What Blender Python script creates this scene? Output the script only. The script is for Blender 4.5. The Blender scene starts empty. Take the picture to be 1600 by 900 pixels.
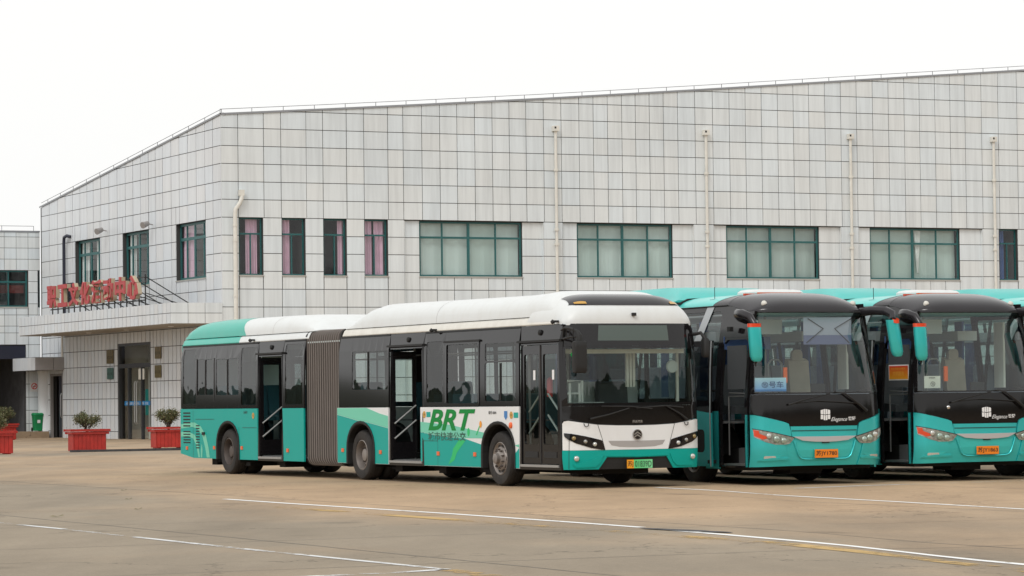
import bpy, bmesh, math, random
from mathutils import Vector, Matrix
from mathutils.geometry import delaunay_2d_cdt
random.seed(7)
SC = bpy.context.scene
COL = SC.collection
R = math.radians

# ------------------------------------------------------------------ camera
F_PX, PITCH, ROLL, CAM_H = 4858.0, 0.036, -0.0121, 1.4545
cam_d = bpy.data.cameras.new('camera'); cam = bpy.data.objects.new('camera', cam_d); COL.objects.link(cam)
cam_d.sensor_width = 36.0; cam_d.lens = 36.0 * F_PX / 1600.0
cam_d.clip_start = 0.5; cam_d.clip_end = 3000
_f = Vector((0, math.cos(PITCH), math.sin(PITCH))); _u0 = Vector((0, -math.sin(PITCH), math.cos(PITCH))); _r0 = Vector((1, 0, 0))
_r = math.cos(ROLL) * _r0 + math.sin(ROLL) * _u0; _u = -math.sin(ROLL) * _r0 + math.cos(ROLL) * _u0
cam.matrix_world = Matrix(((_r.x, _u.x, -_f.x, 0), (_r.y, _u.y, -_f.y, 0), (_r.z, _u.z, -_f.z, CAM_H), (0, 0, 0, 1)))
SC.camera = cam

# ------------------------------------------------------------------ sky, sun, exposure
SUN_EL, SUN_AZ = 48.0, 205.0      # degrees; azimuth clockwise from +Y
w = bpy.data.worlds.new('World'); SC.world = w; w.use_nodes = True
nt = w.node_tree; nt.nodes.clear()
sky = nt.nodes.new('ShaderNodeTexSky'); sky.sky_type = 'NISHITA'; sky.sun_disc = False
sky.sun_elevation = R(SUN_EL); sky.sun_rotation = R(SUN_AZ); sky.air_density = 1.0; sky.dust_density = 4.0
hs = nt.nodes.new('ShaderNodeHueSaturation'); hs.inputs['Saturation'].default_value = 0.08
ov = nt.nodes.new('ShaderNodeMix'); ov.data_type = 'RGBA'; ov.inputs[0].default_value = 0.88
ov.inputs[7].default_value = (10.6, 10.6, 10.45, 1)     # even white cloud sheet over the clear sky
bgn = nt.nodes.new('ShaderNodeBackground'); bgn.inputs[1].default_value = 0.1
wo = nt.nodes.new('ShaderNodeOutputWorld')
nt.links.new(sky.outputs[0], hs.inputs['Color']); nt.links.new(hs.outputs[0], ov.inputs[6])
nt.links.new(ov.outputs[2], bgn.inputs[0]); nt.links.new(bgn.outputs[0], wo.inputs[0])
sd = bpy.data.lights.new('sun', 'SUN'); sd.energy = 1.1; sd.angle = R(18); sd.color = (1.0, 0.98, 0.955)
sun = bpy.data.objects.new('sun', sd); COL.objects.link(sun)
az = R(SUN_AZ); el = R(SUN_EL)
sdir = Vector((math.sin(az) * math.cos(el), math.cos(az) * math.cos(el), math.sin(el)))
sun.rotation_euler = (-sdir).to_track_quat('-Z', 'Y').to_euler(); sun.location = (0, 0, 60)
SC.view_settings.view_transform = 'Standard'; SC.view_settings.look = 'None'
SC.view_settings.exposure = 0.04; SC.view_settings.gamma = 1.0

# ------------------------------------------------------------------ helpers
def tag(o, label=None, cat=None, group=None, kind=None):
    if label: o['label'] = label
    if cat: o['category'] = cat
    if group: o['group'] = group
    if kind: o['kind'] = kind
    return o

def empty(name, loc=(0, 0, 0), rz=0.0, label=None, cat=None, group=None):
    o = bpy.data.objects.new(name, None); COL.objects.link(o)
    o.location = loc; o.rotation_euler = (0, 0, rz); o.empty_display_size = 0.2
    return tag(o, label, cat, group)

def link(name, me, mat, parent=None):
    o = bpy.data.objects.new(name, me); COL.objects.link(o)
    if mat is not None and not len(me.materials): me.materials.append(mat)
    if parent is not None: o.parent = parent
    return o

class MB:
    def __init__(s): s.v = []; s.f = []
    def quad(s, a, b, c, d):
        n = len(s.v); s.v += [tuple(a), tuple(b), tuple(c), tuple(d)]; s.f.append((n, n+1, n+2, n+3)); return s
    def poly(s, pts):
        n = len(s.v); s.v += [tuple(p) for p in pts]; s.f.append(tuple(range(n, n+len(pts)))); return s
    def box(s, x0, x1, y0, y1, z0, z1):
        n = len(s.v)
        s.v += [(x0,y0,z0),(x1,y0,z0),(x1,y1,z0),(x0,y1,z0),(x0,y0,z1),(x1,y0,z1),(x1,y1,z1),(x0,y1,z1)]
        s.f += [(n,n+3,n+2,n+1),(n+4,n+5,n+6,n+7),(n,n+1,n+5,n+4),(n+1,n+2,n+6,n+5),(n+2,n+3,n+7,n+6),(n+3,n,n+4,n+7)]
        return s
    def prism(s, pts, ax, a0, a1):
        """extrude closed 2D polygon pts along axis ax ('x','y','z') from a0 to a1"""
        def P(p, a):
            return {'x': (a, p[0], p[1]), 'y': (p[0], a, p[1]), 'z': (p[0], p[1], a)}[ax]
        n = len(s.v); k = len(pts)
        s.v += [P(p, a0) for p in pts] + [P(p, a1) for p in pts]
        s.f.append(tuple(range(n, n+k))[::-1]); s.f.append(tuple(range(n+k, n+2*k)))
        for i in range(k):
            j = (i+1) % k; s.f.append((n+i, n+j, n+k+j, n+k+i))
        return s
    def grid(s, rows, close=False):
        n = len(s.v); h = len(rows); k = len(rows[0])
        for r in rows: s.v += [tuple(p) for p in r]
        for i in range(h-1):
            for j in range(k if close else k-1):
                jj = (j+1) % k
                s.f.append((n+i*k+j, n+i*k+jj, n+(i+1)*k+jj, n+(i+1)*k+j))
        return s
    def tube(s, path, r, n=8, flat=1.0, caps=True):
        path = [Vector(p) for p in path]; rows = []
        up = Vector((0, 0, 1)); prev = None
        for i, p in enumerate(path):
            t = (path[min(i+1, len(path)-1)] - path[max(i-1, 0)]).normalized()
            if prev is None:
                a = t.cross(up); a = t.cross(Vector((1, 0, 0))) if a.length < 1e-3 else a
            else:
                a = prev - t * prev.dot(t)
            a.normalize(); prev = a; b = t.cross(a)
            rr = r[i] if isinstance(r, (list, tuple)) else r
            rows.append([p + a*rr*math.cos(2*math.pi*j/n)*flat + b*rr*math.sin(2*math.pi*j/n) for j in range(n)])
        m = len(s.v); s.grid(rows, close=True)
        if caps:
            s.f.append(tuple(range(m, m+n))[::-1]); s.f.append(tuple(range(m+(len(rows)-1)*n, m+len(rows)*n)))
        return s
    def lathe(s, prof, c, ax='x', n=32, sign=1):
        """prof: list of (radius, offset along axis)"""
        rows = []
        for r, o in prof:
            row = []
            for j in range(n):
                t = 2*math.pi*j/n; a, b = r*math.cos(t), r*math.sin(t)
                if ax == 'x': row.append((c[0]+sign*o, c[1]+a, c[2]+b))
                elif ax == 'y': row.append((c[0]+a, c[1]+sign*o, c[2]+b))
                else: row.append((c[0]+a, c[1]+b, c[2]+sign*o))
            rows.append(row)
        return s.grid(rows, close=True)
    def mesh(s, name, smooth=None):
        me = bpy.data.meshes.new(name); me.from_pydata(s.v, [], s.f); me.update()
        bm = bmesh.new(); bm.from_mesh(me); bmesh.ops.recalc_face_normals(bm, faces=bm.faces); bm.to_mesh(me); bm.free()
        if smooth is not None:
            me.shade_smooth(); me.set_sharp_from_angle(angle=R(smooth))
        return me
    def build(s, name, mat, parent=None, smooth=None):
        return link(name, s.mesh(name, smooth), mat, parent)

def pip(x, y, poly):
    c = False; j = len(poly)-1
    for i in range(len(poly)):
        xi, yi = poly[i]; xj, yj = poly[j]
        if (yi > y) != (yj > y) and x < (xj-xi)*(y-yi)/(yj-yi)+xi: c = not c
        j = i
    return c

def panel(poly, holes=(), f=None, off=0.0, th=0.0, step=None):
    """polygon with holes in (a,b), mapped by f(a,b,outward offset), optional thickness"""
    V = []; E = []
    def loop(pts):
        out = []
        for i in range(len(pts)):
            p = Vector(pts[i]); q = Vector(pts[(i+1) % len(pts)]); L = (q-p).length
            n = max(1, int(math.ceil(L/step))) if step else 1
            for k in range(n): out.append(p.lerp(q, k/n))
        s = len(V); V.extend(out)
        for k in range(len(out)): E.append((s+k, s+(k+1) % len(out)))
    loop(poly)
    for h in holes: loop(h)
    if step:
        xs = [p[0] for p in poly]; ys = [p[1] for p in poly]
        nx = int((max(xs)-min(xs))/step)+1; ny = int((max(ys)-min(ys))/step)+1
        for i in range(1, nx):
            for j in range(1, ny):
                x = min(xs)+(max(xs)-min(xs))*i/nx; y = min(ys)+(max(ys)-min(ys))*j/ny
                if pip(x, y, poly) and not any(pip(x, y, h) for h in holes): V.append(Vector((x, y)))
    vo, eo, fo, _, _, _ = delaunay_2d_cdt([Vector((p[0], p[1])) for p in V], E, [], 0, 1e-5)
    T = []
    for t in fo:
        cx = sum(vo[i].x for i in t)/3; cy = sum(vo[i].y for i in t)/3
        if pip(cx, cy, poly) and not any(pip(cx, cy, h) for h in holes): T.append(tuple(t))
    if f is None: f = lambda a, b, o: (a, -o, b)
    m = MB(); n = len(vo)
    m.v = [tuple(f(p.x, p.y, off)) for p in vo]
    m.f = list(T)
    if th:
        m.v += [tuple(f(p.x, p.y, off-th)) for p in vo]
        m.f += [tuple(n+i for i in t[::-1]) for t in T]
        cnt = {}
        for t in T:
            for a, b in ((t[0], t[1]), (t[1], t[2]), (t[2], t[0])):
                cnt[(a, b)] = 1
        for (a, b) in cnt:
            if (b, a) not in cnt: m.f.append((a, b, n+b, n+a))
    return m

def rect(x0, x1, y0, y1): return [(x0, y0), (x1, y0), (x1, y1), (x0, y1)]
def rrect(x0, x1, y0, y1, r=0.05, k=3):
    out = []
    for cx, cy, a0 in ((x1-r, y0+r, -90), (x1-r, y1-r, 0), (x0+r, y1-r, 90), (x0+r, y0+r, 180)):
        for i in range(k+1):
            a = R(a0+90*i/k); out.append((cx+r*math.cos(a), cy+r*math.sin(a)))
    return out
def disc(cx, cy, r, n=16, ry=None): return [(cx+r*math.cos(2*math.pi*i/n), cy+(ry or r)*math.sin(2*math.pi*i/n)) for i in range(n)]
def mirp(pts, W): return [(W-x, y) for x, y in pts][::-1]

_tc = {}
def text_shape(s, bold=0.0, shear=0.0, ext=0.0):
    """verts (x,y,z) normalised so that the text block is 1 high from y=0 and starts at x=0; returns verts, faces, width"""
    key = (s, bold, shear, ext)
    if key in _tc: return _tc[key]
    cu = bpy.data.curves.new('tmp', 'FONT'); cu.body = s; cu.size = 1; cu.offset = bold; cu.shear = shear; cu.extrude = ext; cu.resolution_u = 3
    o = bpy.data.objects.new('tmp', cu); COL.objects.link(o)
    dg = bpy.context.evaluated_depsgraph_get(); me = o.evaluated_get(dg).to_mesh()
    vs = [v.co.copy() for v in me.vertices]; fs = [tuple(p.vertices) for p in me.polygons]
    o.evaluated_get(dg).to_mesh_clear()
    bpy.data.objects.remove(o); bpy.data.curves.remove(cu)
    x0 = min(v.x for v in vs); x1 = max(v.x for v in vs); y0 = min(v.y for v in vs); y1 = max(v.y for v in vs); k = 1/(y1-y0)
    out = ([((v.x-x0)*k, (v.y-y0)*k, v.z) for v in vs], fs, (x1-x0)*k)
    _tc[key] = out; return out
def text_obj(name, s, mat, parent, f, x0, y0, h, width=None, **kw):
    """text laid on surface map f(a,b)->xyz; a runs x0.. left to right"""
    vs, fs, wd = text_shape(s, **kw); kx = (width/wd) if width else h
    m = MB(); m.v = [tuple(f(x0+x*kx, y0+y*h)) for x, y, z in vs]; m.f = list(fs)
    return m.build(name, mat, parent)

# ------------------------------------------------------------------ materials
def newmat(name):
    m = bpy.data.materials.new(name); m.use_nodes = True; return m, m.node_tree, m.node_tree.nodes['Principled BSDF']
def pbr(name, col, rough=0.5, metal=0.0, coat=0.0, var=0.0, scale=3.0, bump=0.0, spec=None, dirt=0.0, dirtcol=(0.12, 0.10, 0.08)):
    m, t, b = newmat(name); c = (*col, 1)
    b.inputs['Base Color'].default_value = c; b.inputs['Roughness'].default_value = rough; b.inputs['Metallic'].default_value = metal
    if coat: b.inputs['Coat Weight'].default_value = coat; b.inputs['Coat Roughness'].default_value = 0.06
    if spec is not None: b.inputs['Specular IOR Level'].default_value = spec
    tc = t.nodes.new('ShaderNodeTexCoord')
    last = None
    if var:
        n = t.nodes.new('ShaderNodeTexNoise'); n.inputs['Scale'].default_value = scale; n.inputs['Detail'].default_value = 6
        t.links.new(tc.outputs['Object'], n.inputs['Vector'])
        mr = t.nodes.new('ShaderNodeMapRange'); mr.inputs[1].default_value = .3; mr.inputs[2].default_value = .7
        mr.inputs[3].default_value = 1-var; mr.inputs[4].default_value = 1+var
        t.links.new(n.outputs[0], mr.inputs[0])
        mx = t.nodes.new('ShaderNodeVectorMath'); mx.operation = 'SCALE'; mx.inputs[0].default_value = col
        t.links.new(mr.outputs[0], mx.inputs['Scale']); t.links.new(mx.outputs[0], b.inputs['Base Color']); last = mx.outputs[0]
    if dirt:
        n2 = t.nodes.new('ShaderNodeTexNoise'); n2.inputs['Scale'].default_value = 1.6; n2.inputs['Detail'].default_value = 9; n2.inputs['Roughness'].default_value = .7
        mp = t.nodes.new('ShaderNodeMapping'); mp.inputs['Scale'].default_value = (2, 2, .6)
        t.links.new(tc.outputs['Object'], mp.inputs[0]); t.links.new(mp.outputs[0], n2.inputs['Vector'])
        mr2 = t.nodes.new('ShaderNodeMapRange'); mr2.inputs[1].default_value = .45; mr2.inputs[2].default_value = .8; mr2.inputs[3].default_value = 0; mr2.inputs[4].default_value = dirt
        t.links.new(n2.outputs[0], mr2.inputs[0])
        mx2 = t.nodes.new('ShaderNodeMix'); mx2.data_type = 'RGBA'
        t.links.new(mr2.outputs[0], mx2.inputs[0])
        if last: t.links.new(last, mx2.inputs[6])
        else: mx2.inputs[6].default_value = c
        mx2.inputs[7].default_value = (*dirtcol, 1); t.links.new(mx2.outputs[2], b.inputs['Base Color'])
    if bump:
        nb = t.nodes.new('ShaderNodeTexNoise'); nb.inputs['Scale'].default_value = scale*4; nb.inputs['Detail'].default_value = 4
        t.links.new(tc.outputs['Object'], nb.inputs['Vector'])
        bp = t.nodes.new('ShaderNodeBump'); bp.inputs['Strength'].default_value = bump; bp.inputs['Distance'].default_value = .01
        t.links.new(nb.outputs[0], bp.inputs['Height']); t.links.new(bp.outputs[0], b.inputs['Normal'])
    return m
def glass(name, tint, gain=1.6, rough=0.015, wav=0.0):
    m = bpy.data.materials.new(name); m.use_nodes = True; t = m.node_tree; t.nodes.clear()
    o = t.nodes.new('ShaderNodeOutputMaterial'); mx = t.nodes.new('ShaderNodeMixShader')
    tr = t.nodes.new('ShaderNodeBsdfTransparent'); tr.inputs[0].default_value = (*tint, 1)
    gl = t.nodes.new('ShaderNodeBsdfGlossy'); gl.inputs['Roughness'].default_value = rough
    fr = t.nodes.new('ShaderNodeFresnel'); gg = t.nodes.new('ShaderNodeNewGeometry')
    io = t.nodes.new('ShaderNodeMath'); io.operation = 'MULTIPLY_ADD'; io.inputs[1].default_value = 1/1.5-1.5; io.inputs[2].default_value = 1.5   # same reflectance from either face of the thin pane
    t.links.new(gg.outputs['Backfacing'], io.inputs[0]); t.links.new(io.outputs[0], fr.inputs[0])
    mu = t.nodes.new('ShaderNodeMath'); mu.operation = 'MULTIPLY'; mu.inputs[1].default_value = gain; mu.use_clamp = True
    t.links.new(fr.outputs[0], mu.inputs[0]); t.links.new(mu.outputs[0], mx.inputs[0])
    t.links.new(tr.outputs[0], mx.inputs[1]); t.links.new(gl.outputs[0], mx.inputs[2]); t.links.new(mx.outputs[0], o.inputs[0])
    if wav:
        tc = t.nodes.new('ShaderNodeTexCoord'); nb = t.nodes.new('ShaderNodeTexNoise'); nb.inputs['Scale'].default_value = 1.1
        t.links.new(tc.outputs['Object'], nb.inputs['Vector'])
        bp = t.nodes.new('ShaderNodeBump'); bp.inputs['Strength'].default_value = wav; bp.inputs['Distance'].default_value = .05
        t.links.new(nb.outputs[0], bp.inputs['Height']); t.links.new(bp.outputs[0], gl.inputs['Normal']); t.links.new(bp.outputs[0], fr.inputs['Normal'])
    return m

def tile_mat(name, col, streak=0.085):
    m, t, b = newmat(name); b.inputs['Roughness'].default_value = .35; b.inputs['Specular IOR Level'].default_value = .35
    ge = t.nodes.new('ShaderNodeNewGeometry'); oi = t.nodes.new('ShaderNodeObjectInfo')
    ad = t.nodes.new('ShaderNodeMath'); ad.operation = 'ADD'; t.links.new(ge.outputs['Random Per Island'], ad.inputs[0]); t.links.new(oi.outputs['Random'], ad.inputs[1])
    frn = t.nodes.new('ShaderNodeMath'); frn.operation = 'FRACT'; t.links.new(ad.outputs[0], frn.inputs[0])
    mr = t.nodes.new('ShaderNodeMapRange'); mr.inputs[3].default_value = .975; mr.inputs[4].default_value = 1.02; t.links.new(frn.outputs[0], mr.inputs[0])
    cr = t.nodes.new('ShaderNodeValToRGB'); cr.color_ramp.elements[0].color = (col[0]*1.0, col[1]*.98, col[2]*.965, 1)
    cr.color_ramp.elements[1].color = (col[0]*.97, col[1]*.99, col[2]*1.015, 1)
    n0 = t.nodes.new('ShaderNodeMath'); n0.operation = 'MULTIPLY'; n0.inputs[1].default_value = 7.31
    f2 = t.nodes.new('ShaderNodeMath'); f2.operation = 'FRACT'; t.links.new(frn.outputs[0], n0.inputs[0]); t.links.new(n0.outputs[0], f2.inputs[0]); t.links.new(f2.outputs[0], cr.inputs[0])
    # vertical rain streaks
    mp = t.nodes.new('ShaderNodeMapping'); mp.inputs['Scale'].default_value = (2.6, 2.6, .16)
    ns = t.nodes.new('ShaderNodeTexNoise'); ns.inputs['Scale'].default_value = 1.7; ns.inputs['Detail'].default_value = 7; ns.inputs['Roughness'].default_value = .62
    t.links.new(ge.outputs['Position'], mp.inputs[0]); t.links.new(mp.outputs[0], ns.inputs['Vector'])
    m2 = t.nodes.new('ShaderNodeMapRange'); m2.inputs[1].default_value = .42; m2.inputs[2].default_value = .72; m2.inputs[3].default_value = 1.02; m2.inputs[4].default_value = 1-streak*1.6
    t.links.new(ns.outputs[0], m2.inputs[0])
    nl = t.nodes.new('ShaderNodeTexNoise'); nl.inputs['Scale'].default_value = .22; nl.inputs['Detail'].default_value = 3; t.links.new(ge.outputs['Position'], nl.inputs['Vector'])
    m3 = t.nodes.new('ShaderNodeMapRange'); m3.inputs[1].default_value = .3; m3.inputs[2].default_value = .7; m3.inputs[3].default_value = .95; m3.inputs[4].default_value = 1.04
    t.links.new(nl.outputs[0], m3.inputs[0])
    a = t.nodes.new('ShaderNodeMath'); a.operation = 'MULTIPLY'; t.links.new(mr.outputs[0], a.inputs[0]); t.links.new(m2.outputs[0], a.inputs[1])
    a2 = t.nodes.new('ShaderNodeMath'); a2.operation = 'MULTIPLY'; t.links.new(a.outputs[0], a2.inputs[0]); t.links.new(m3.outputs[0], a2.inputs[1])
    sc = t.nodes.new('ShaderNodeVectorMath'); sc.operation = 'SCALE'; t.links.new(cr.outputs[0], sc.inputs[0]); t.links.new(a2.outputs[0], sc.inputs['Scale'])
    t.links.new(sc.outputs[0], b.inputs['Base Color'])
    return m

def ground_mat():
    m, t, b = newmat('concrete_yard'); b.inputs['Roughness'].default_value = .85; b.inputs['Specular IOR Level'].default_value = .2
    ge = t.nodes.new('ShaderNodeNewGeometry')
    def noise(scale, det, rgh=.6, vec=None, sc=None):
        n = t.nodes.new('ShaderNodeTexNoise'); n.inputs['Scale'].default_value = scale; n.inputs['Detail'].default_value = det; n.inputs['Roughness'].default_value = rgh
        mp = t.nodes.new('ShaderNodeMapping'); mp.inputs['Rotation'].default_value = (0, 0, -0.4592)
        mp.inputs['Scale'].default_value = sc or (1, 1, 1); t.links.new(ge.outputs['Position'], mp.inputs[0]); t.links.new(mp.outputs[0], n.inputs['Vector']); return n
    big = noise(.055, 5, .6); mid = noise(.5, 8, .65, sc=(1, .35, 1)); fine = noise(14, 6, .7); spk = noise(55, 2, .5)
    cr = t.nodes.new('ShaderNodeValToRGB'); e = cr.color_ramp.elements
    e[0].position = .38; e[0].color = (.290, .240, .178, 1); e[1].position = .62; e[1].color = (.440, .312, .198, 1)
    # newer tan slabs lie between the buses and the first painted line, grey ones elsewhere
    vr = t.nodes.new('ShaderNodeVectorMath'); vr.operation = 'DOT_PRODUCT'; vr.inputs[1].default_value = (.8964, .4433, 0); t.links.new(ge.outputs['Position'], vr.inputs[0])
    wob = t.nodes.new('ShaderNodeMath'); wob.operation = 'MULTIPLY_ADD'; wob.inputs[1].default_value = 3.0; t.links.new(mid.outputs[0], wob.inputs[0]); t.links.new(vr.outputs['Value'], wob.inputs[2])
    mw = t.nodes.new('ShaderNodeMapRange'); mw.interpolation_type = 'SMOOTHSTEP'; mw.inputs[1].default_value = 14.8; mw.inputs[2].default_value = 21.5; mw.inputs[3].default_value = -.10; mw.inputs[4].default_value = .15
    t.links.new(wob.outputs[0], mw.inputs[0])
    sm = t.nodes.new('ShaderNodeMath'); sm.operation = 'ADD'; t.links.new(big.outputs[0], sm.inputs[0]); t.links.new(mw.outputs[0], sm.inputs[1])
    vs_ = t.nodes.new('ShaderNodeVectorMath'); vs_.operation = 'DOT_PRODUCT'; vs_.inputs[1].default_value = (-.4433, .8964, 0); t.links.new(ge.outputs['Position'], vs_.inputs[0])
    mf = t.nodes.new('ShaderNodeMapRange'); mf.interpolation_type = 'SMOOTHSTEP'; mf.inputs[1].default_value = 42; mf.inputs[2].default_value = 56; mf.inputs[3].default_value = 0; mf.inputs[4].default_value = -.14
    t.links.new(vs_.outputs['Value'], mf.inputs[0]); sf_ = t.nodes.new('ShaderNodeMath'); sf_.operation = 'ADD'; t.links.new(sm.outputs[0], sf_.inputs[0]); t.links.new(mf.outputs[0], sf_.inputs[1]); t.links.new(sf_.outputs[0], cr.inputs[0])
    def rng(n, lo, hi, a=.3, c=.7):
        r = t.nodes.new('ShaderNodeMapRange'); r.inputs[1].default_value = a; r.inputs[2].default_value = c; r.inputs[3].default_value = lo; r.inputs[4].default_value = hi
        t.links.new(n.outputs[0], r.inputs[0]); return r
    def mul(x, y):
        q = t.nodes.new('ShaderNodeMath'); q.operation = 'MULTIPLY'; t.links.new(x.outputs[0], q.inputs[0]); t.links.new(y.outputs[0], q.inputs[1]); return q
    k = mul(mul(rng(mid, .80, 1.10), rng(fine, .90, 1.08)), rng(spk, .90, 1.07))
    # tyre-darkened lanes, long along the bays
    lane = noise(.32, 4, .5, sc=(1, .06, 1)); k = mul(k, rng(lane, 1.05, .88, .42, .68))
    sc = t.nodes.new('ShaderNodeVectorMath'); sc.operation = 'SCALE'; t.links.new(cr.outputs[0], sc.inputs[0]); t.links.new(k.outputs[0], sc.inputs['Scale'])
    # rare oil spots
    vo = t.nodes.new('ShaderNodeTexVoronoi'); vo.inputs['Scale'].default_value = .33; t.links.new(ge.outputs['Position'], vo.inputs['Vector'])
    # hairline cracks
    cv = t.nodes.new('ShaderNodeTexVoronoi'); cv.feature = 'DISTANCE_TO_EDGE'; cv.inputs['Scale'].default_value = .16
    dn = noise(.9, 4, .6); dv = t.nodes.new('ShaderNodeVectorMath'); dv.operation = 'SCALE'; dv.inputs['Scale'].default_value = 2.2
    da = t.nodes.new('ShaderNodeVectorMath'); t.links.new(dn.outputs['Color'], dv.inputs[0]); t.links.new(dv.outputs[0], da.inputs[0]); t.links.new(ge.outputs['Position'], da.inputs[1]); t.links.new(da.outputs[0], cv.inputs['Vector'])
    cr_ = t.nodes.new('ShaderNodeMapRange'); cr_.inputs[1].default_value = .0012; cr_.inputs[2].default_value = .0045; cr_.inputs[3].default_value = .62; cr_.inputs[4].default_value = 1.0; t.links.new(cv.outputs['Distance'], cr_.inputs[0])
    r2 = mul(rng(vo, .72, 1.0, .03, .12), cr_); sc2 = t.nodes.new('ShaderNodeVectorMath'); sc2.operation = 'SCALE'
    t.links.new(sc.outputs[0], sc2.inputs[0]); t.links.new(r2.outputs[0], sc2.inputs['Scale'])
    t.links.new(sc2.outputs[0], b.inputs['Base Color'])
    bp = t.nodes.new('ShaderNodeBump'); bp.inputs['Strength'].default_value = .35; bp.inputs['Distance'].default_value = .01
    t.links.new(fine.outputs[0], bp.inputs['Height']); t.links.new(bp.outputs[0], b.inputs['Normal'])
    return m

def line_mat(name, col, worn):
    m, t, b = newmat(name); b.inputs['Roughness'].default_value = .8
    ge = t.nodes.new('ShaderNodeNewGeometry'); n = t.nodes.new('ShaderNodeTexNoise'); n.inputs['Scale'].default_value = 5; n.inputs['Detail'].default_value = 9; n.inputs['Roughness'].default_value = .75
    t.links.new(ge.outputs['Position'], n.inputs['Vector'])
    n2 = t.nodes.new('ShaderNodeTexNoise'); n2.inputs['Scale'].default_value = .5; n2.inputs['Detail'].default_value = 3; t.links.new(ge.outputs['Position'], n2.inputs['Vector'])
    ad = t.nodes.new('ShaderNodeMath'); ad.operation = 'ADD'; t.links.new(n.outputs[0], ad.inputs[0]); t.links.new(n2.outputs[0], ad.inputs[1])
    mr = t.nodes.new('ShaderNodeMapRange'); mr.inputs[1].default_value = 1.10-.22*worn; mr.inputs[2].default_value = 1.25-.2*worn
    t.links.new(ad.outputs[0], mr.inputs[0])
    tr = t.nodes.new('ShaderNodeBsdfTransparent'); mx = t.nodes.new('ShaderNodeMixShader'); out = t.nodes['Material Output']
    b.inputs['Base Color'].default_value = (*col, 1)
    t.links.new(mr.outputs[0], mx.inputs[0]); t.links.new(b.outputs[0], mx.inputs[1]); t.links.new(tr.outputs[0], mx.inputs[2]); t.links.new(mx.outputs[0], out.inputs[0])
    return m

def grad_mat(name, c0, c1, axis=2, z0=0, z1=1):
    m, t, b = newmat(name); b.inputs['Roughness'].default_value = .5
    tc = t.nodes.new('ShaderNodeTexCoord'); sx = t.nodes.new('ShaderNodeSeparateXYZ'); t.links.new(tc.outputs['Generated'], sx.inputs[0])
    mx = t.nodes.new('ShaderNodeMix'); mx.data_type = 'RGBA'; mx.inputs[6].default_value = (*c0, 1); mx.inputs[7].default_value = (*c1, 1)
    t.links.new(sx.outputs[axis], mx.inputs[0]); t.links.new(mx.outputs[2], b.inputs['Base Color']); return m

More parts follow.
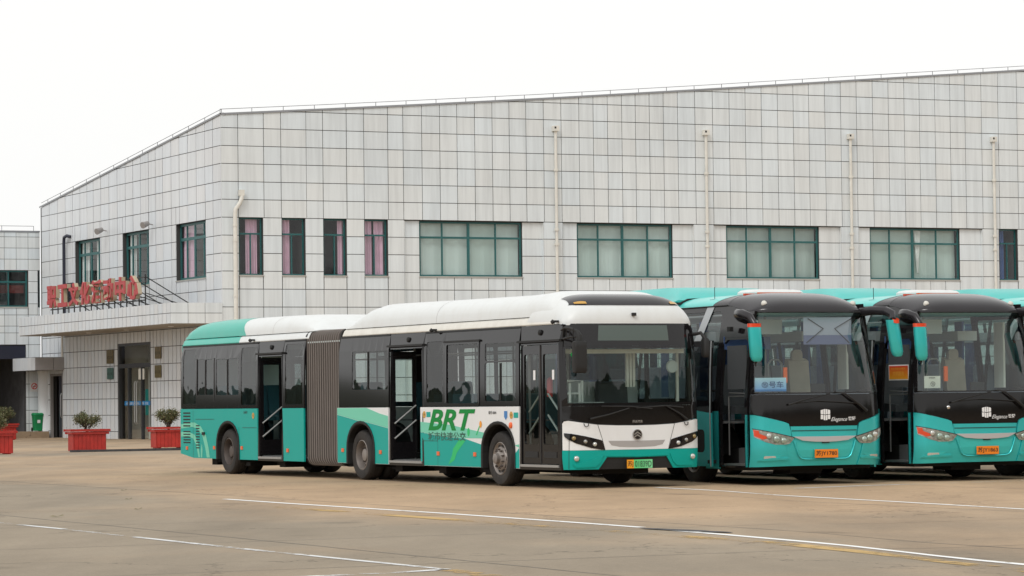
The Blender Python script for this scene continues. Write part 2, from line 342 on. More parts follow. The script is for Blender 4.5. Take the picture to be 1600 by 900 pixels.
M = dict(
    ground=ground_mat(),
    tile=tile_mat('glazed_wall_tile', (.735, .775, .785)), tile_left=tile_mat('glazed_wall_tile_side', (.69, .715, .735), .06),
    joint=pbr('joint_mortar', (.055, .053, .052), .9), cap=pbr('roof_edge_metal', (.30, .31, .33), .5, .3),
    roofing=pbr('roofing', (.35, .36, .37), .8, var=.1), roof_white=pbr('white_flashing', (.85, .86, .88), .4),
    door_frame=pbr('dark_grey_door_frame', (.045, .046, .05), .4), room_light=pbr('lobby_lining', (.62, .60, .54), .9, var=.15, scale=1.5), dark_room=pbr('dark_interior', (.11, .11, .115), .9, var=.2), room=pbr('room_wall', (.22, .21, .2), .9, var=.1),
    win_frame=pbr('green_window_frame', (.018, .115, .115), .4, var=.08), sill=pbr('window_sill', (.42, .41, .38), .7, var=.1),
    bglass=glass('window_glass', (.92, .96, .96), 1.4, .04, .03), blind=pbr('pale_roller_blind', (.50, .60, .56), .9, var=.05, scale=.9), blind2=pbr('roller_blind_darker', (.44, .52, .49), .9, var=.07, scale=.9), blind3=pbr('roller_blind_bleached', (.57, .66, .63), .9, var=.06, scale=.9),  # the three blind tones are picked at random
    curtain=pbr('mauve_curtain', (.72, .46, .58), .9, var=.1, scale=2), white_curtain=pbr('white_curtain', (.8, .82, .8), .9, var=.1),
    pipe=pbr('cream_drain_pipe', (.72, .70, .64), .5, var=.08), dark_pipe=pbr('black_pipe', (.02, .022, .04), .4),
    grey_panel=pbr('grey_aluminium_panel', (.33, .31, .30), .45, .2, var=.04), soffit=pbr('canopy_soffit', (.34, .30, .25), .8, var=.12, scale=1),
    red_letter=pbr('faded_red_letter', (.46, .06, .065), .5, var=.1, scale=2), tan=pbr('letter_return', (.48, .40, .28), .6),
    black_steel=pbr('black_steel', (.015, .015, .016), .5), steel=pbr('brushed_steel', (.42, .42, .41), .4, .8),
    wire=pbr('lightning_wire', (.25, .25, .26), .5, .5), gold=pbr('brass_plaque', (.26, .21, .10), .35, .7, var=.2, scale=9), bronze=pbr('bronze_plaque', (.2, .15, .07), .4, .6, var=.3, scale=9),
    plaque_green=pbr('green_grey_plaque', (.10, .19, .17), .35, .3, var=.2, scale=9),
    planter=pbr('red_planter_wood', (.40, .022, .014), .55, var=.2, scale=4, bump=.3), soil=pbr('soil', (.05, .035, .025), .95),
    leaf=pbr('olive_leaf', (.085, .098, .035), .6, var=.45, scale=14), leaf_dry=pbr('dry_leaf', (.17, .145, .07), .7, var=.35, scale=14), twig=pbr('twig_bark', (.09, .065, .045), .9),
    far_leaf=pbr('far_foliage', (.045, .055, .03), .9, var=.4, scale=.4), bin_green=pbr('bin_green', (.01, .26, .09), .4, var=.08),
    blue_film=pbr('blue_glass_strip', (.02, .22, .50), .3), paper=pbr('paper', (.72, .71, .64), .8), sign_white=pbr('sign_white', (.75, .74, .73), .5), dull_red=pbr('dull_red_reflection', (.16, .03, .025), .8), sign_red=pbr('sign_red', (.6, .05, .05), .5),
    white_line=line_mat('white_road_paint', (.82, .82, .80), .06), worn_line=line_mat('worn_white_road_paint', (.66, .66, .65), .72), yellow_line=line_mat('worn_yellow_road_paint', (.50, .33, .12), 1.0),
    crack=pbr('slab_joint_sealant', (.16, .145, .125), .9, var=.3, scale=1.5), tar=pbr('tar_patch', (.05, .05, .052), .8, var=.4, scale=6),
    # vehicles
    white=pbr('bus_white_paint', (.79, .80, .80), .3, coat=.1, dirt=.14, dirtcol=(.40, .38, .33)), white_roof=pbr('bus_white_roof', (.70, .72, .715), .4, dirt=.22, dirtcol=(.46, .42, .35)),
    cream=pbr('cream_roof_rail', (.70, .68, .62), .45, dirt=.4, dirtcol=(.36, .31, .25)),
    teal=pbr('bus_teal_paint', (.005, .37, .315), .35, spec=.16, dirt=.08, dirtcol=(.10, .30, .26)), teal_roof=pbr('bus_teal_roof', (.03, .43, .34), .4, coat=.2, dirt=.2, dirtcol=(.2, .4, .34)),
    mint=pbr('bus_mint_paint', (.17, .60, .43), .3, spec=.3), green=pbr('green_print', (.004, .24, .045), .5, spec=.15), lime=pbr('lime_print', (.04, .52, .17), .5, spec=.15), grey_print=pbr('dark_green_print', (.015, .10, .07), .4),
    coach=pbr('coach_turquoise_paint', (.04, .56, .56), .30, .5, coat=.5, var=.03), coach_roof=pbr('coach_turquoise_roof', (.10, .58, .53), .35, coat=.3, var=.04), coach_ac=pbr('coach_turquoise_fairing', (.03, .46, .42), .35, coat=.3, var=.04),
    black=pbr('gloss_black', (.010, .009, .010), .07, spec=.45), black_roof=pbr('coach_black_roof', (.020, .018, .021), .2, coat=.12, spec=.4, var=.1), black_front=pbr('black_front_mask', (.008, .007, .007), .14, spec=.4),
    matte=pbr('matte_black', (.012, .012, .012), .7), rubber=pbr('tyre_rubber', (.022, .020, .019), .8, var=.25, scale=5, dirt=.5, dirtcol=(.09, .075, .06)),
    under=pbr('underbody', (.012, .011, .010), .9), rim=pbr('rim_steel', (.30, .27, .25), .5, .55, var=.15, scale=6, dirt=.6, dirtcol=(.10, .075, .06)), rim_dark=pbr('rim_steel_brown', (.12, .10, .09), .6, .3, dirt=.6, dirtcol=(.06, .045, .04)),
    bellow_rib=pbr('bellows_rib', (.25, .22, .20), .6, dirt=.6, dirtcol=(.1, .08, .07)), bellow=pbr('bellows_fabric', (.080, .066, .058), .8, var=.18, scale=2, dirt=.7, dirtcol=(.17, .14, .12)),
    tint=glass('tinted_side_glass', (.52, .56, .57), 1.15, .01, .12), tint_dark=glass('dark_tinted_glass', (.20, .22, .23), 1.1, .01, .12), coach_glass=glass('coach_windscreen_glass', (.84, .93, .91), 1.7, .02, .0), clear=glass('windscreen_glass', (.80, .90, .87), 1.15, .01, .03), door_glass=glass('door_glass', (.75, .84, .82), 1.1, .01, .08),
    seat=pbr('seat_blue_green', (.03, .12, .15), .7, var=.1), seat_tan=pbr('seat_cover_tan', (.55, .47, .38), .9, var=.1), seat_grey=pbr('seat_grey', (.34, .37, .42), .9, var=.1), rail_in=pbr('handrail_light', (.85, .86, .84), .5), rail=pbr('handrail_grey', (.33, .34, .33), .45, .2), rail_dark=pbr('handrail_dull', (.13, .13, .13), .5, .3), floor_in=pbr('interior_floor', (.10, .10, .10), .7, var=.2),
    coach_lining=pbr('coach_lining', (.72, .74, .72), .7), inside=pbr('interior_panel', (.50, .55, .54), .6), inside_dark=pbr('interior_dark', (.06, .065, .07), .7), satin=pbr('satin_silver_strip', (.52, .50, .50), .3, .25), tint_band=glass('teal_tinted_band', (.35, .62, .60), 1.0), chrome=pbr('chrome', (.75, .73, .72), .15, 1.0), silver=pbr('silver_stripe', (.45, .47, .48), .3, .6),
    lens=pbr('lamp_lens', (.62, .62, .58), .12, .5, coat=1), lens_dark=pbr('lamp_housing', (.42, .41, .38), .25, .7, var=.5, scale=16), amber_dim=pbr('smoked_amber_lens', (.30, .22, .09), .25, .3, coat=.5), amber=pbr('amber_lens', (.75, .22, .02), .3, coat=.5), amber_lamp=pbr('roof_marker_amber', (.55, .30, .04), .3, coat=.5), orange=pbr('orange_reflector', (.85, .13, .02), .3, coat=.4), red_lens=pbr('red_lens', (.72, .06, .012), .25, coat=.6),
    panel_grey=pbr('grille_grey', (.38, .36, .35), .5), display=pbr('led_display_glass', (.085, .115, .105), .25), plate_green=grad_mat('plate_green', (.10, .62, .20), (.22, .70, .33), 0), plate_yellow=pbr('plate_yellow', (.85, .34, .01), .4), plate_orange=pbr('plate_orange', (.82, .22, .005), .4), ink=pbr('plate_ink', (.012, .012, .012), .5),
    blue_sign=grad_mat('blue_card', (.16, .38, .75), (.45, .66, .78), 2), navy=pbr('navy_ink', (.03, .09, .25), .6), poster=grad_mat('orange_poster', (.75, .32, .01), (.62, .04, .01), 2), poster_ink=pbr('poster_print', (.80, .40, .05), .6), blue_curtain=pbr('blue_curtain', (.06, .12, .30), .9, var=.2), white_tex=pbr('white_print', (.8, .8, .8), .4), badge=pbr('badge_silver', (.5, .5, .5), .25, .9), shield=pbr('blue_sticker', (.04, .20, .50), .4), gold_round=pbr('gold_sticker', (.62, .33, .06), .4, .2), shade_low=pbr('lilac_sunshade_lower', (.13, .14, .25), .8), shade=pbr('lilac_sunshade', (.33, .34, .42), .8), red_cloth=pbr('red_fire_extinguisher', (.6, .02, .02), .3),
)
#@@@ SCENE
# ================================================================== ground
def gz(x): 
    t = min(max((x-3.0)/1.2, 0), 1); return -.03*t*t*(3-2*t)
gx = [-700, -200, -60, -25, -10, 0, 2, 3.0, 3.2, 3.4, 3.6, 3.8, 4.0, 4.2, 6, 12, 30, 80, 250, 700]
gy = [-300, -60, 0, 20, 40, 60, 80, 110, 160, 300, 900]
MB().grid([[(x, y, gz(x)) for x in gx] for y in gy]).build('concrete_yard', M['ground'])
tag(bpy.data.objects['concrete_yard'], kind='structure')
BO = Vector((.8728, 50.3368, 0)); BS = Vector((-math.sin(.4593), math.cos(.4593), 0)); BW = Vector((math.cos(.4593), math.sin(.4593), 0))
def yard(s_, w_, dz): p = BO+BS*s_+BW*w_; return (p.x, p.y, gz(p.x)+dz)
def strip(name, path, wd, mat, dz=.004, kind='structure', jitter=0.0):
    rows = []; P_ = []
    for i in range(len(path)-1):
        a, b = Vector(path[i]), Vector(path[i+1]); n = max(1, int((b-a).length/.8))
        for k in range(n): P_.append(a.lerp(b, k/n))
    P_.append(Vector(path[-1]))
    for i, p in enumerate(P_):
        t = (P_[min(i+1, len(P_)-1)]-P_[max(i-1, 0)]).normalized(); nn = Vector((-t.y, t.x)); j = random.uniform(-jitter, jitter)
        a = p+nn*(wd/2+j); b = p-nn*(wd/2-j); rows.append([yard(a.x, a.y, dz), yard(b.x, b.y, dz)])
    o = MB().grid(rows).build(name, mat); tag(o, kind=kind); return o
strip('white_bay_line', [(-.35, -6.05), (-3, -6.1), (-8.4, -6.08), (-12.2, -6.18), (-13.9, -6.25)], .125, M['white_line'])
strip('white_bay_line', [(-14.4, -6.33), (-16.2, -6.48), (-20, -6.86), (-24, -7.3), (-30, -7.7)], .125, M['white_line'])
strip('yellow_bay_line', [(-4.2, -6.8), (-12, -6.92), (-18, -7.05), (-21, -7.4), (-26, -8.0)], .26, M['yellow_line'], jitter=.02)
strip('white_bay_line', [(-3.0, -11.68), (-9.4, -11.62), (-15.6, -11.74), (-20.4, -11.72)], .10, M['worn_line'])
strip('white_bay_line', [(-.3, 1.45), (-5.3, 1.18), (-8, .95), (-11.9, .52), (-16, .0)], .11, M['white_line'])
strip('white_cross_line', [(-20.65, -13.4), (-20.56, -12.3), (-20.38, -11.70)], .16, M['worn_line'])
strip('yellow_bay_line', [(-20.4, -11.73), (-22, -11.9), (-26, -12.2)], .22, M['yellow_line'])
strip('white_bay_line', [(9, -17.0), (-4, -16.9), (-14, -17.0)], .12, M['worn_line'])
for w_ in (-21.5, -16.2, -10.8, -5.35, .1, 5.6, 11, 16.6, 22):
    strip('slab_joint', [(30, w_+.2), (8, w_+.06), (-2, w_), (-14, w_-.08), (-30, w_-.3)], .022, M['crack'], .002, jitter=.012)
for s_ in (-25, -19.5, -14.2, -8.8, -3.4, 2.2, 7.6, 13.1, 19, 25, 31):
    strip('slab_joint', [(s_, -34), (s_+.06, -12), (s_-.05, 2), (s_, 24)], .020, M['crack'], .002, jitter=.010)
strip('white_cross_line', [(-1.6, 3.3), (-1.2, 5.0), (-1.0, 8), (-1, 14)], .16, M['worn_line'])
# tar patch on the painted line
m = MB(); pts = []
for k in range(22):
    a = 2*math.pi*k/22; pts.append((-15.0+.95*math.cos(a)*random.uniform(.75, 1.1), -6.30+.11*math.sin(a)*random.uniform(.6, 1.2)-.10*math.cos(a)))
m.poly([yard(a, b, .008) for a, b in pts]); tag(m.build('tar_patch', M['tar']), kind='structure')

# ================================================================== main hall
BYAW = .4472
hall = empty('tiled_hall', (-11.284, 120.9, 0), BYAW, 'long white-tiled hall with sloping roof and green-framed windows behind the buses', 'building')
def fr_(a, z, o=0.0): return (a, -o, z)
def fl_(a, z, o=0.0): return (-o, a, z)
ROW = [.31+.7*k for k in range(-1, 25)]
RP = [(0, 12.73), (4.237, 13.028), (8.619, 13.351), (13.78, 13.74), (21.325, 14.357), (29.109, 15.028), (37.785, 15.763), (62, 17.8)]
def zr(x):
    for (a, za), (b, zb) in zip(RP, RP[1:]):
        if x <= b: return za+(zb-za)*(x-a)/(b-a)
    return RP[-1][1]
def zl(s_): return 12.73-.0917*s_
UC = [0, .711, 1.783, 2.508, 3.573, 4.287, 5.30, 6.047, 7.087, 7.756, 8.576, 9.368, 10.134, 10.924, 11.708, 12.475, 13.235, 14.032, 14.839, 15.663, 16.324, 16.987, 17.653, 18.294, 18.952, 19.613, 20.291, 21.118, 21.963, 22.77, 23.551, 24.336, 25.126, 25.904, 26.671, 27.473, 28.263, 29.058, 29.872, 30.675, 31.482, 32.262, 33.062, 33.849, 34.625, 35.485, 36.366, 37.364]
while UC[-1] < 58: UC.append(UC[-1]+.86)
LC = [0, .923, 1.832, 2.836, 3.839, 4.856, 5.837, 6.884, 7.769, 8.65, 9.663, 10.676, 11.665, 12.75, 13.86, 14.972, 16.021, 16.924, 17.939, 19.01, 20.075, 21.219, 22.467, 23.69]
TH = .03
tiles = []       # (facade, a0, a1, z0, z1, ztop_left, ztop_right, plane offset, seen)
def sub_rect(r, h):
    a0, a1, z0, z1 = r; b0, b1, y0, y1 = h
    if b0 >= a1 or b1 <= a0 or y0 >= z1 or y1 <= z0: return [r]
    out = []
    if b0 > a0: out.append((a0, b0, z0, z1))
    if b1 < a1: out.append((b1, a1, z0, z1))
    m0, m1 = max(a0, b0), min(a1, b1)
    if y0 > z0: out.append((m0, m1, z0, y0))
    if y1 < z1: out.append((m0, m1, y1, z1))
    return out
def lay(fac, cols, zlo, zhi, holes=(), top=None, po=0.0, rows=None, weight=1.0):
    G = .0135
    for a0, a1 in zip(cols, cols[1:]):
        for z0, z1 in zip(rows or ROW, (rows or ROW)[1:]):
            z0c, z1c = max(z0, zlo), min(z1, zhi)
            if z1c-z0c < .05: continue
            rs = [(a0, a1, z0c, z1c)]
            for h in holes: rs = [q for r in rs for q in sub_rect(r, h)]
            for (p0, p1, y0, y1) in rs:
                if p1-p0 < .06 or y1-y0 < .04: continue
                gv = .030 if fac == 'L' else G
                p0 += gv; p1 -= gv; y0 += G; y1 -= G
                t0 = t1 = y1
                if top:
                    t0, t1 = min(y1, top(p0)), min(y1, top(p1))
                    if max(t0, t1) <= y0+.04: continue
                    t0 = max(t0, y0+.02); t1 = max(t1, y0+.02)
                    if t0 >= y1-1e-4 and t1 >= y1-1e-4: t0 = t1 = y1
                tiles.append((fac, p0, p1, y0, t0, t1, po, (p1-p0)*((t0+t1)/2-y0)*weight*(1 if y0 > 4.9 else .05)))
NW = [(.736, 1.723), (2.53, 3.50), (4.29, 5.26), (6.046, 7.043)]
BAY = [(7.765, 13.986, 8.479, 13.056), (14.846, 20.993, 15.569, 20.027), (21.937, 28.2, 22.615, 27.146), (29.068, 35.449, 29.714, 34.312)]
HEAD = 8.71; SILL = 6.45
lay('R', UC, HEAD, 30, top=zr)
holesR = [(a, b, SILL, HEAD+.05) for a, b in NW]+[(36.325, 37.273, SILL, HEAD)]
lay('R', [0, .725, 1.73, 2.52, 3.51, 4.28, 5.27, 6.04, 7.05, 7.765], -.1, HEAD, holesR)
pil = [(13.986, 14.846), (20.993, 21.937), (28.2, 29.068)]
for a, b in pil: lay('R', [a, b], -.1, HEAD)
lay('R', [35.449, 36.30, 37.29]+[37.29+.85*k for k in range(1, 25)], -.1, HEAD, holesR)
for a, b, w0, w1 in BAY:
    n = 6; cols = [a]+[w0+(w1-w0)*k/n for k in range(n+1)]+[b]
    lay('R', cols, -.1, HEAD-.01, [(w0, w1, SILL, HEAD)], po=-.12)
LW = [(1.80, 5.30), (8.69, 12.08), (15.14, 18.68)]
ENT = (8.56, 12.86, -.2, 4.03); SDR = (20.70, 22.56, -.2, 2.87)
LC2 = [q for a, b in zip(LC, LC[1:]) for q in (a, (a+b)/2)]+[LC[-1]]
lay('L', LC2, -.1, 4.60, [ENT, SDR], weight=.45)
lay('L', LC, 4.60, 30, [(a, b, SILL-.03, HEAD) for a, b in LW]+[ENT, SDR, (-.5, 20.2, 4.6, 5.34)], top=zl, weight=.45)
# single tiles for the 300 that show largest, the rest joined
tiles.sort(key=lambda t: -t[7])
cache = {}
def tile_geo(t, m, base=(0, 0)):
    fac, p0, p1, y0, t0, t1, po, _ = t; f = fr_ if fac == 'R' else fl_
    j = random.uniform(-.004, .003); b0, b1 = base
    pts = [(p0-b0, y0-b1), (p1-b0, y0-b1), (p1-b0, t1-b1), (p0-b0, t0-b1)]
    n = len(m.v); m.v += [f(a, z, po+j) for a, z in pts]+[f(a, z, po-TH) for a, z in pts]
    q = [(n, n+1, n+2, n+3), (n, n+4, n+5, n+1), (n+1, n+5, n+6, n+2), (n+2, n+6, n+7, n+3), (n+3, n+7, n+4, n)]
    m.f += q
for t in tiles[:300]:
    fac, p0, p1, y0, t0, t1, po, _ = t
    key = (fac, round(p1-p0, 2), round(t0-y0, 2), round(t1-y0, 2), round(po, 2))
    if key not in cache:
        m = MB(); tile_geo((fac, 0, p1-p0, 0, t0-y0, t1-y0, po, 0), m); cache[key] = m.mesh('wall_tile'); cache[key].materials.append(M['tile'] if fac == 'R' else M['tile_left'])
    o = bpy.data.objects.new('wall_tile', cache[key]); COL.objects.link(o); o.parent = hall
    o.location = fr_(p0, y0, random.uniform(-.004, .003)) if fac == 'R' else fl_(p0, y0, random.uniform(-.004, .003))
for fac, nm in (('R', 'tile'), ('L', 'tile_left')):
    m = MB()
    for t in tiles[300:]:
        if t[0] == fac: tile_geo(t, m)
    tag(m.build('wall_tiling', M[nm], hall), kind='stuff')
# wall bodies behind the tiles
rp = [(0, -.1), (58, -.1)]+[(x, z-.02) for x, z in RP[::-1] if x < 58]; rp = [(0.045, -.1), (58.0, -.1), (58.0, zr(58)-.02)]+[(max(x, .045), z-.02) for x, z in RP[::-1] if x < 58]
hl = [rect(a, b, SILL, HEAD) for a, b in NW]+[rect(36.325, 37.273, SILL, HEAD)]+[rect(a, b, -.05, HEAD-.005) for a, b, _, _ in BAY]
panel(rp, hl, fr_, -TH+.004, .30).build('wall', M['joint'], hall)
for a, b, w0, w1 in BAY:
    panel(rect(a, b, -.05, HEAD-.005), [rect(w0, w1, SILL, HEAD-.03)], fr_, -.12-TH+.004, .16).build('bay_wall', M['joint'], hall)
    m = MB()   # tiled reveals of the recessed bay
    for x0, x1 in ((a, a+.02), (b-.02, b)):
        for z0, z1 in zip(ROW, ROW[1:]):
            z1 = min(z1, HEAD-.02)
            if z1-z0 > .1: m.box(x0, x1, .006, .116, z0+.01, z1-.01)
    tag(m.build('bay_reveal', M['tile'], hall), kind='stuff')
lp = [(0.045, -.1), (23.88, -.1), (23.88, zl(23.88)-.02), (0.045, zl(0)-.02)]
panel(lp, [rect(a, b, SILL-.03, HEAD) for a, b in LW]+[rect(ENT[0], ENT[1], -.05, ENT[3]), rect(SDR[0], SDR[1], -.05, SDR[3])], fl_, -TH+.004, .30).build('wall', M['joint'], hall)
MB().box(.3, 57.9, 23.6, 23.85, -.1, 10.5).build('wall', M['joint'], hall)
MB().box(-.003, .012, -.003, .012, 0, 12.72).build('corner_bead', M['tile_left'], hall)
# roof and rim
MB().grid([[(x, y, zr(x)+zl(y)-12.73-.05) for x in (.02, 8.6, 21.3, 37.8, 57.9)] for y in (.02, 8, 16, 23.85)]).build('roof', M['roofing'], hall)
rows = []
for x, z in [(p, zr(p)) for p in (0, 4.237, 8.619, 13.78, 21.325, 29.109, 37.785, 57.9)]: rows.append([(x, -.035, z-.03), (x, -.035, z+.045), (x, .12, z+.06), (x, .2, z-.05)])
MB().grid(rows).build('roof_edge', M['cap'], hall)
rows = [[(-.035, s_, zl(s_)-.03), (-.035, s_, zl(s_)+.045), (.12, s_, zl(s_)+.06), (.2, s_, zl(s_)-.05)] for s_ in (-.035, 8, 16, 23.9)]
MB().grid(rows).build('roof_edge', M['cap'], hall)
m = MB(); k = 0; x = 0
while x < 57:
    m.box(x-.010, x+.010, .03, .05, zr(x), zr(x)+.20); x += 1.32
m.tube([(p, .04, zr(p)+.20) for p, _ in RP[:-1]]+[(57, .04, zr(57)+.2)], .012, 5); m.build('lightning_wire', M['wire'], hall)
m = MB(); s_ = 0
while s_ < 23.8: m.box(.03, .05, s_-.010, s_+.010, zl(s_), zl(s_)+.20); s_ += 1.9
m.tube([(.04, 0, zl(0)+.2), (.04, 23.8, zl(23.8)+.2)], .012, 5); m.build('lightning_wire', M['wire'], hall)
rows = [[(x_, y_, zl(y_)+.30*math.sin(math.pi*i/6)) for i, x_ in enumerate([.6+.25*q for q in range(7)])] for y_ in (6.9, 7.3, 8.9, 9.3)]
MB().grid(rows).build('skylight', M['win_frame'], hall, 40)

def window(parent, f, a0, a1, z0, z1, verts, transom, kind, depth=.14, fw=.055, split_low=None, sill=True, po=0.0):
    """window set back in the wall: frame bars, panes and what hangs behind"""
    w_ = empty('window'); w_.parent = parent
    d = po-depth
    m = MB()
    def bar(x0, x1, y0, y1, dd=0.0):
        pts = [f(x0, y0, d+dd), f(x1, y0, d+dd), f(x1, y1, d+dd), f(x0, y1, d+dd), f(x0, y0, d-.06), f(x1, y0, d-.06), f(x1, y1, d-.06), f(x0, y1, d-.06)]
        n = len(m.v); m.v += pts; m.f += [(n, n+1, n+2, n+3), (n+4, n+7, n+6, n+5), (n, n+4, n+5, n+1), (n+1, n+5, n+6, n+2), (n+2, n+6, n+7, n+3), (n+3, n+7, n+4, n)]
    bar(a0, a1, z0, z0+fw); bar(a0, a1, z1-fw, z1); bar(a0, a0+fw, z0+fw, z1-fw); bar(a1-fw, a1, z0+fw, z1-fw)
    m.build('window_frame', M['win_frame'], w_); 
    m = MB(); bar(a0+fw, a1-fw, transom-fw*.6, transom+fw*.6, .006)
    m.build('transom', M['win_frame'], w_)
    xs = [a0+fw]+list(verts)+[a1-fw]
    for i, v in enumerate(verts):
        m = MB(); k = fw*(.75 if (len(verts) == 3 and i == 1) else .42)
        if split_low is None or i in split_low[0]: bar(v-k, v+k, transom+fw*.6, z1-fw, .003)
        if split_low is None or i in split_low[1]: bar(v-k, v+k, z0+fw, transom-fw*.6, .003)
        if m.v: m.build('mullion', M['win_frame'], w_)
    for x0, x1 in zip(xs, xs[1:]):
        for y0, y1 in ((z0+fw, transom-fw*.6), (transom+fw*.6, z1-fw)):
            jx = random.uniform(-.002, .002); jz = random.uniform(-.002, .002)
            g = MB(); g.quad(f(x0, y0, d-.02+jx), f(x1, y0, d-.02-jx+jz), f(x1, y1, d-.02-jx), f(x0, y1, d-.02+jx-jz)); g.build('pane', M['bglass'], w_)
    def cloth(x0, x1, y0, y1, mat, name, amp=.035, n=None, dd=.16, taper=0):
        n = n or max(6, int((x1-x0)/.045)); r0 = []; r1 = []
        for i in range(n+1):
            t_ = i/n; a_ = x0+(x1-x0)*t_; o_ = d-dd+amp*math.sin(i*1.9+random.uniform(-.3, .3))
            r1.append(f(a_, y1, o_)); r0.append(f(a_+taper*(.5-t_), y0, o_+.01))
        MB().grid([r0, r1]).build(name, mat, w_)
    if kind == 'blind':
        cuts = [a0+fw]+[a0+(a1-a0)*q for q in (.26, .5, .76)]+[a1-fw]
        for x0, x1 in zip(cuts, cuts[1:]): cloth(x0-.02, x1+.02, z0+.02, z1-.02, M[random.choice(['blind', 'blind2', 'blind3'])], 'blind', .02, 7, .20+random.uniform(-.03, .03))
    elif kind == 'gathered':
        cuts = [a0+fw]+[a0+(a1-a0)*q for q in (.26, .5)]
        for x0, x1 in zip(cuts, cuts[1:]): cloth(x0-.02, x1+.02, z0+.02, z1-.02, M['blind'], 'blind', .012, 5, .2)
        cloth(a0+(a1-a0)*.50, a0+(a1-a0)*.64, z0+.02, z1-.02, M['blind'], 'blind', .01, 5, .22)
        cloth(a0+(a1-a0)*.51, a0+(a1-a0)*.59, z0+.3, z1-.02, M['white_curtain'], 'curtain', .03, 10, .12, .3)
        cloth(a0+(a1-a0)*.62, a1-.05, z0+.02, z1-.02, M['blind'], 'blind', .02, 9, .24)
    elif isinstance(kind, list):
        for x0, x1, t_ in kind: cloth(a0+(a1-a0)*x0, a0+(a1-a0)*x1, z0+.05, z1-.03, M[t_] , 'curtain', .035, None, .16)
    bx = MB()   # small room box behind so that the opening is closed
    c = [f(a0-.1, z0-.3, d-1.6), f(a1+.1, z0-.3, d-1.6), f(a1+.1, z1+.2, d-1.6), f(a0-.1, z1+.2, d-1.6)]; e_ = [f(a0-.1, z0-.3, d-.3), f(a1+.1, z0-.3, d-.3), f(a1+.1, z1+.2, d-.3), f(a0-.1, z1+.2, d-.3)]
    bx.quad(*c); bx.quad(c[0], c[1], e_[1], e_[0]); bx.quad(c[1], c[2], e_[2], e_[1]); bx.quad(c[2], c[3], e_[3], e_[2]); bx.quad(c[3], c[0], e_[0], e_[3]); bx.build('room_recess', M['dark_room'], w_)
    if sill:
        m = MB(); d_ = d; pts = [f(a0-.04, z0-.05, po+.03), f(a1+.04, z0-.05, po+.03), f(a1+.04, z0+.0, po+.03), f(a0-.04, z0, po+.03), f(a0-.04, z0-.05, d-.06), f(a1+.04, z0-.05, d-.06), f(a1+.04, z0+.012, d), f(a0-.04, z0+.012, d)]
        m.v = pts; m.f = [(0, 1, 2, 3), (3, 2, 6, 7), (0, 4, 5, 1), (1, 5, 6, 2), (0, 3, 7, 4)]; m.build('sill', M['sill'], w_)
    return w_
TR = 8.08
for (a, b), kd, sp in zip(NW, ([(.36, .86, 'curtain')], [(.0, .42, 'curtain')], [(.72, 1.0, 'curtain')], [(.05, .40, 'curtain'), (.5, .95, 'curtain')]), ([.52], [.46], [.52], [.46])):
    window(hall, fr_, a+.01, b-.01, SILL+.01, HEAD-.005, [a+(b-a)*sp[0]], TR, kd, split_low=([], [0]))
for i, (a, b, w0, w1) in enumerate(BAY):
    L_ = w1-w0; window(hall, fr_, w0+.01, w1-.01, SILL+.01, HEAD-.035, [w0+L_*.225, w0+L_*.48, w0+L_*.745], TR-.05, 'gathered' if i == 3 else 'blind', fw=.07, po=-.12, depth=.08)
window(hall, fr_, 36.335, 37.263, SILL+.01, HEAD-.005, [36.80], TR, [(.02, .42, 'blue_curtain')], split_low=([], [0]))
for (a, b), kd in zip(LW, ([(.02, .25, 'curtain'), (.62, .98, 'curtain')], [(.03, .3, 'curtain'), (.74, .97, 'white_curtain')], [(.03, .38, 'white_curtain'), (.70, .97, 'white_curtain')])):
    L_ = b-a; window(hall, fl_, a+.01, b-.01, SILL-.02, HEAD-.005, [a+L_*.2, a+L_*.5, a+L_*.77], TR, kd, fw=.10, depth=.18)

# entrance
en = empty('entrance_door'); en.parent = hall
m = MB()
for s0, s1, z0, z1 in ((8.56, 8.70, 0, 4.03), (12.70, 12.86, 0, 4.03), (8.70, 12.70, 3.93, 4.03), (8.70, 12.70, 3.0, 3.18), (9.78, 9.88, 0, 3.0), (11.46, 11.60, 0, 3.0)): m.box(.02, .16, s0, s1, z0, z1)
m.build('door_frame', M['door_frame'], en)
for s0, s1, z0, z1, g in ((8.70, 9.78, .04, 3.0, 'bglass'), (9.88, 11.46, .04, 3.0, 'bglass'), (8.70, 12.70, 3.18, 3.93, 'bglass')):
    MB().quad((.08, s0, z0), (.08, s1, z0), (.08, s1, z1), (.08, s0, z1)).build('pane', M[g], en)
for s_ in (10.30, 10.55): MB().tube([(.02, s_, .65), (-.03, s_, .72), (-.03, s_, 2.35), (.02, s_, 2.42)], .026, 8).build('door_handle', M['steel'], en)
MB().box(.050, .060, 8.72, 12.1, 1.42, 1.60).build('blue_strip', M['blue_film'], en)
text_obj('strip_lettering', '欢迎光临 推 拉', M['white_tex'], en, lambda a, z: (.046, -a, z), -11.9, 1.45, .11, 2.9)
MB().box(.060, .066, 9.55, 10.3, 2.50, 2.95).build('paper_sheet', M['paper'], en)
MB().box(.6, .9, 9.2, 10.6, 0, 2.9).build('pale_lobby_backdrop', M['room_light'], en)  # pale backdrop added so the door glass looks lit
MB().box(1.5, 1.7, 8.0, 13.4, 0, 4.2).build('lobby_wall', M['room_light'], en)
MB().box(.3, 1.5, 8.0, 8.1, 0, 4.2).box(.3, 1.5, 13.3, 13.4, 0, 4.2).box(.28, 1.7, 8.0, 13.4, 4.2, 4.3).build('lobby_wall', M['room_light'], en)
MB().box(.7, .95, 10.7, 11.3, 1.0, 2.1).build('lobby_stand', M['coach_ac'], en)
MB().box(.02, .3, 12.86, 12.9, 0, 4.03).build('door_reveal', M['joint'], en)
sdr = empty('side_door'); sdr.parent = hall
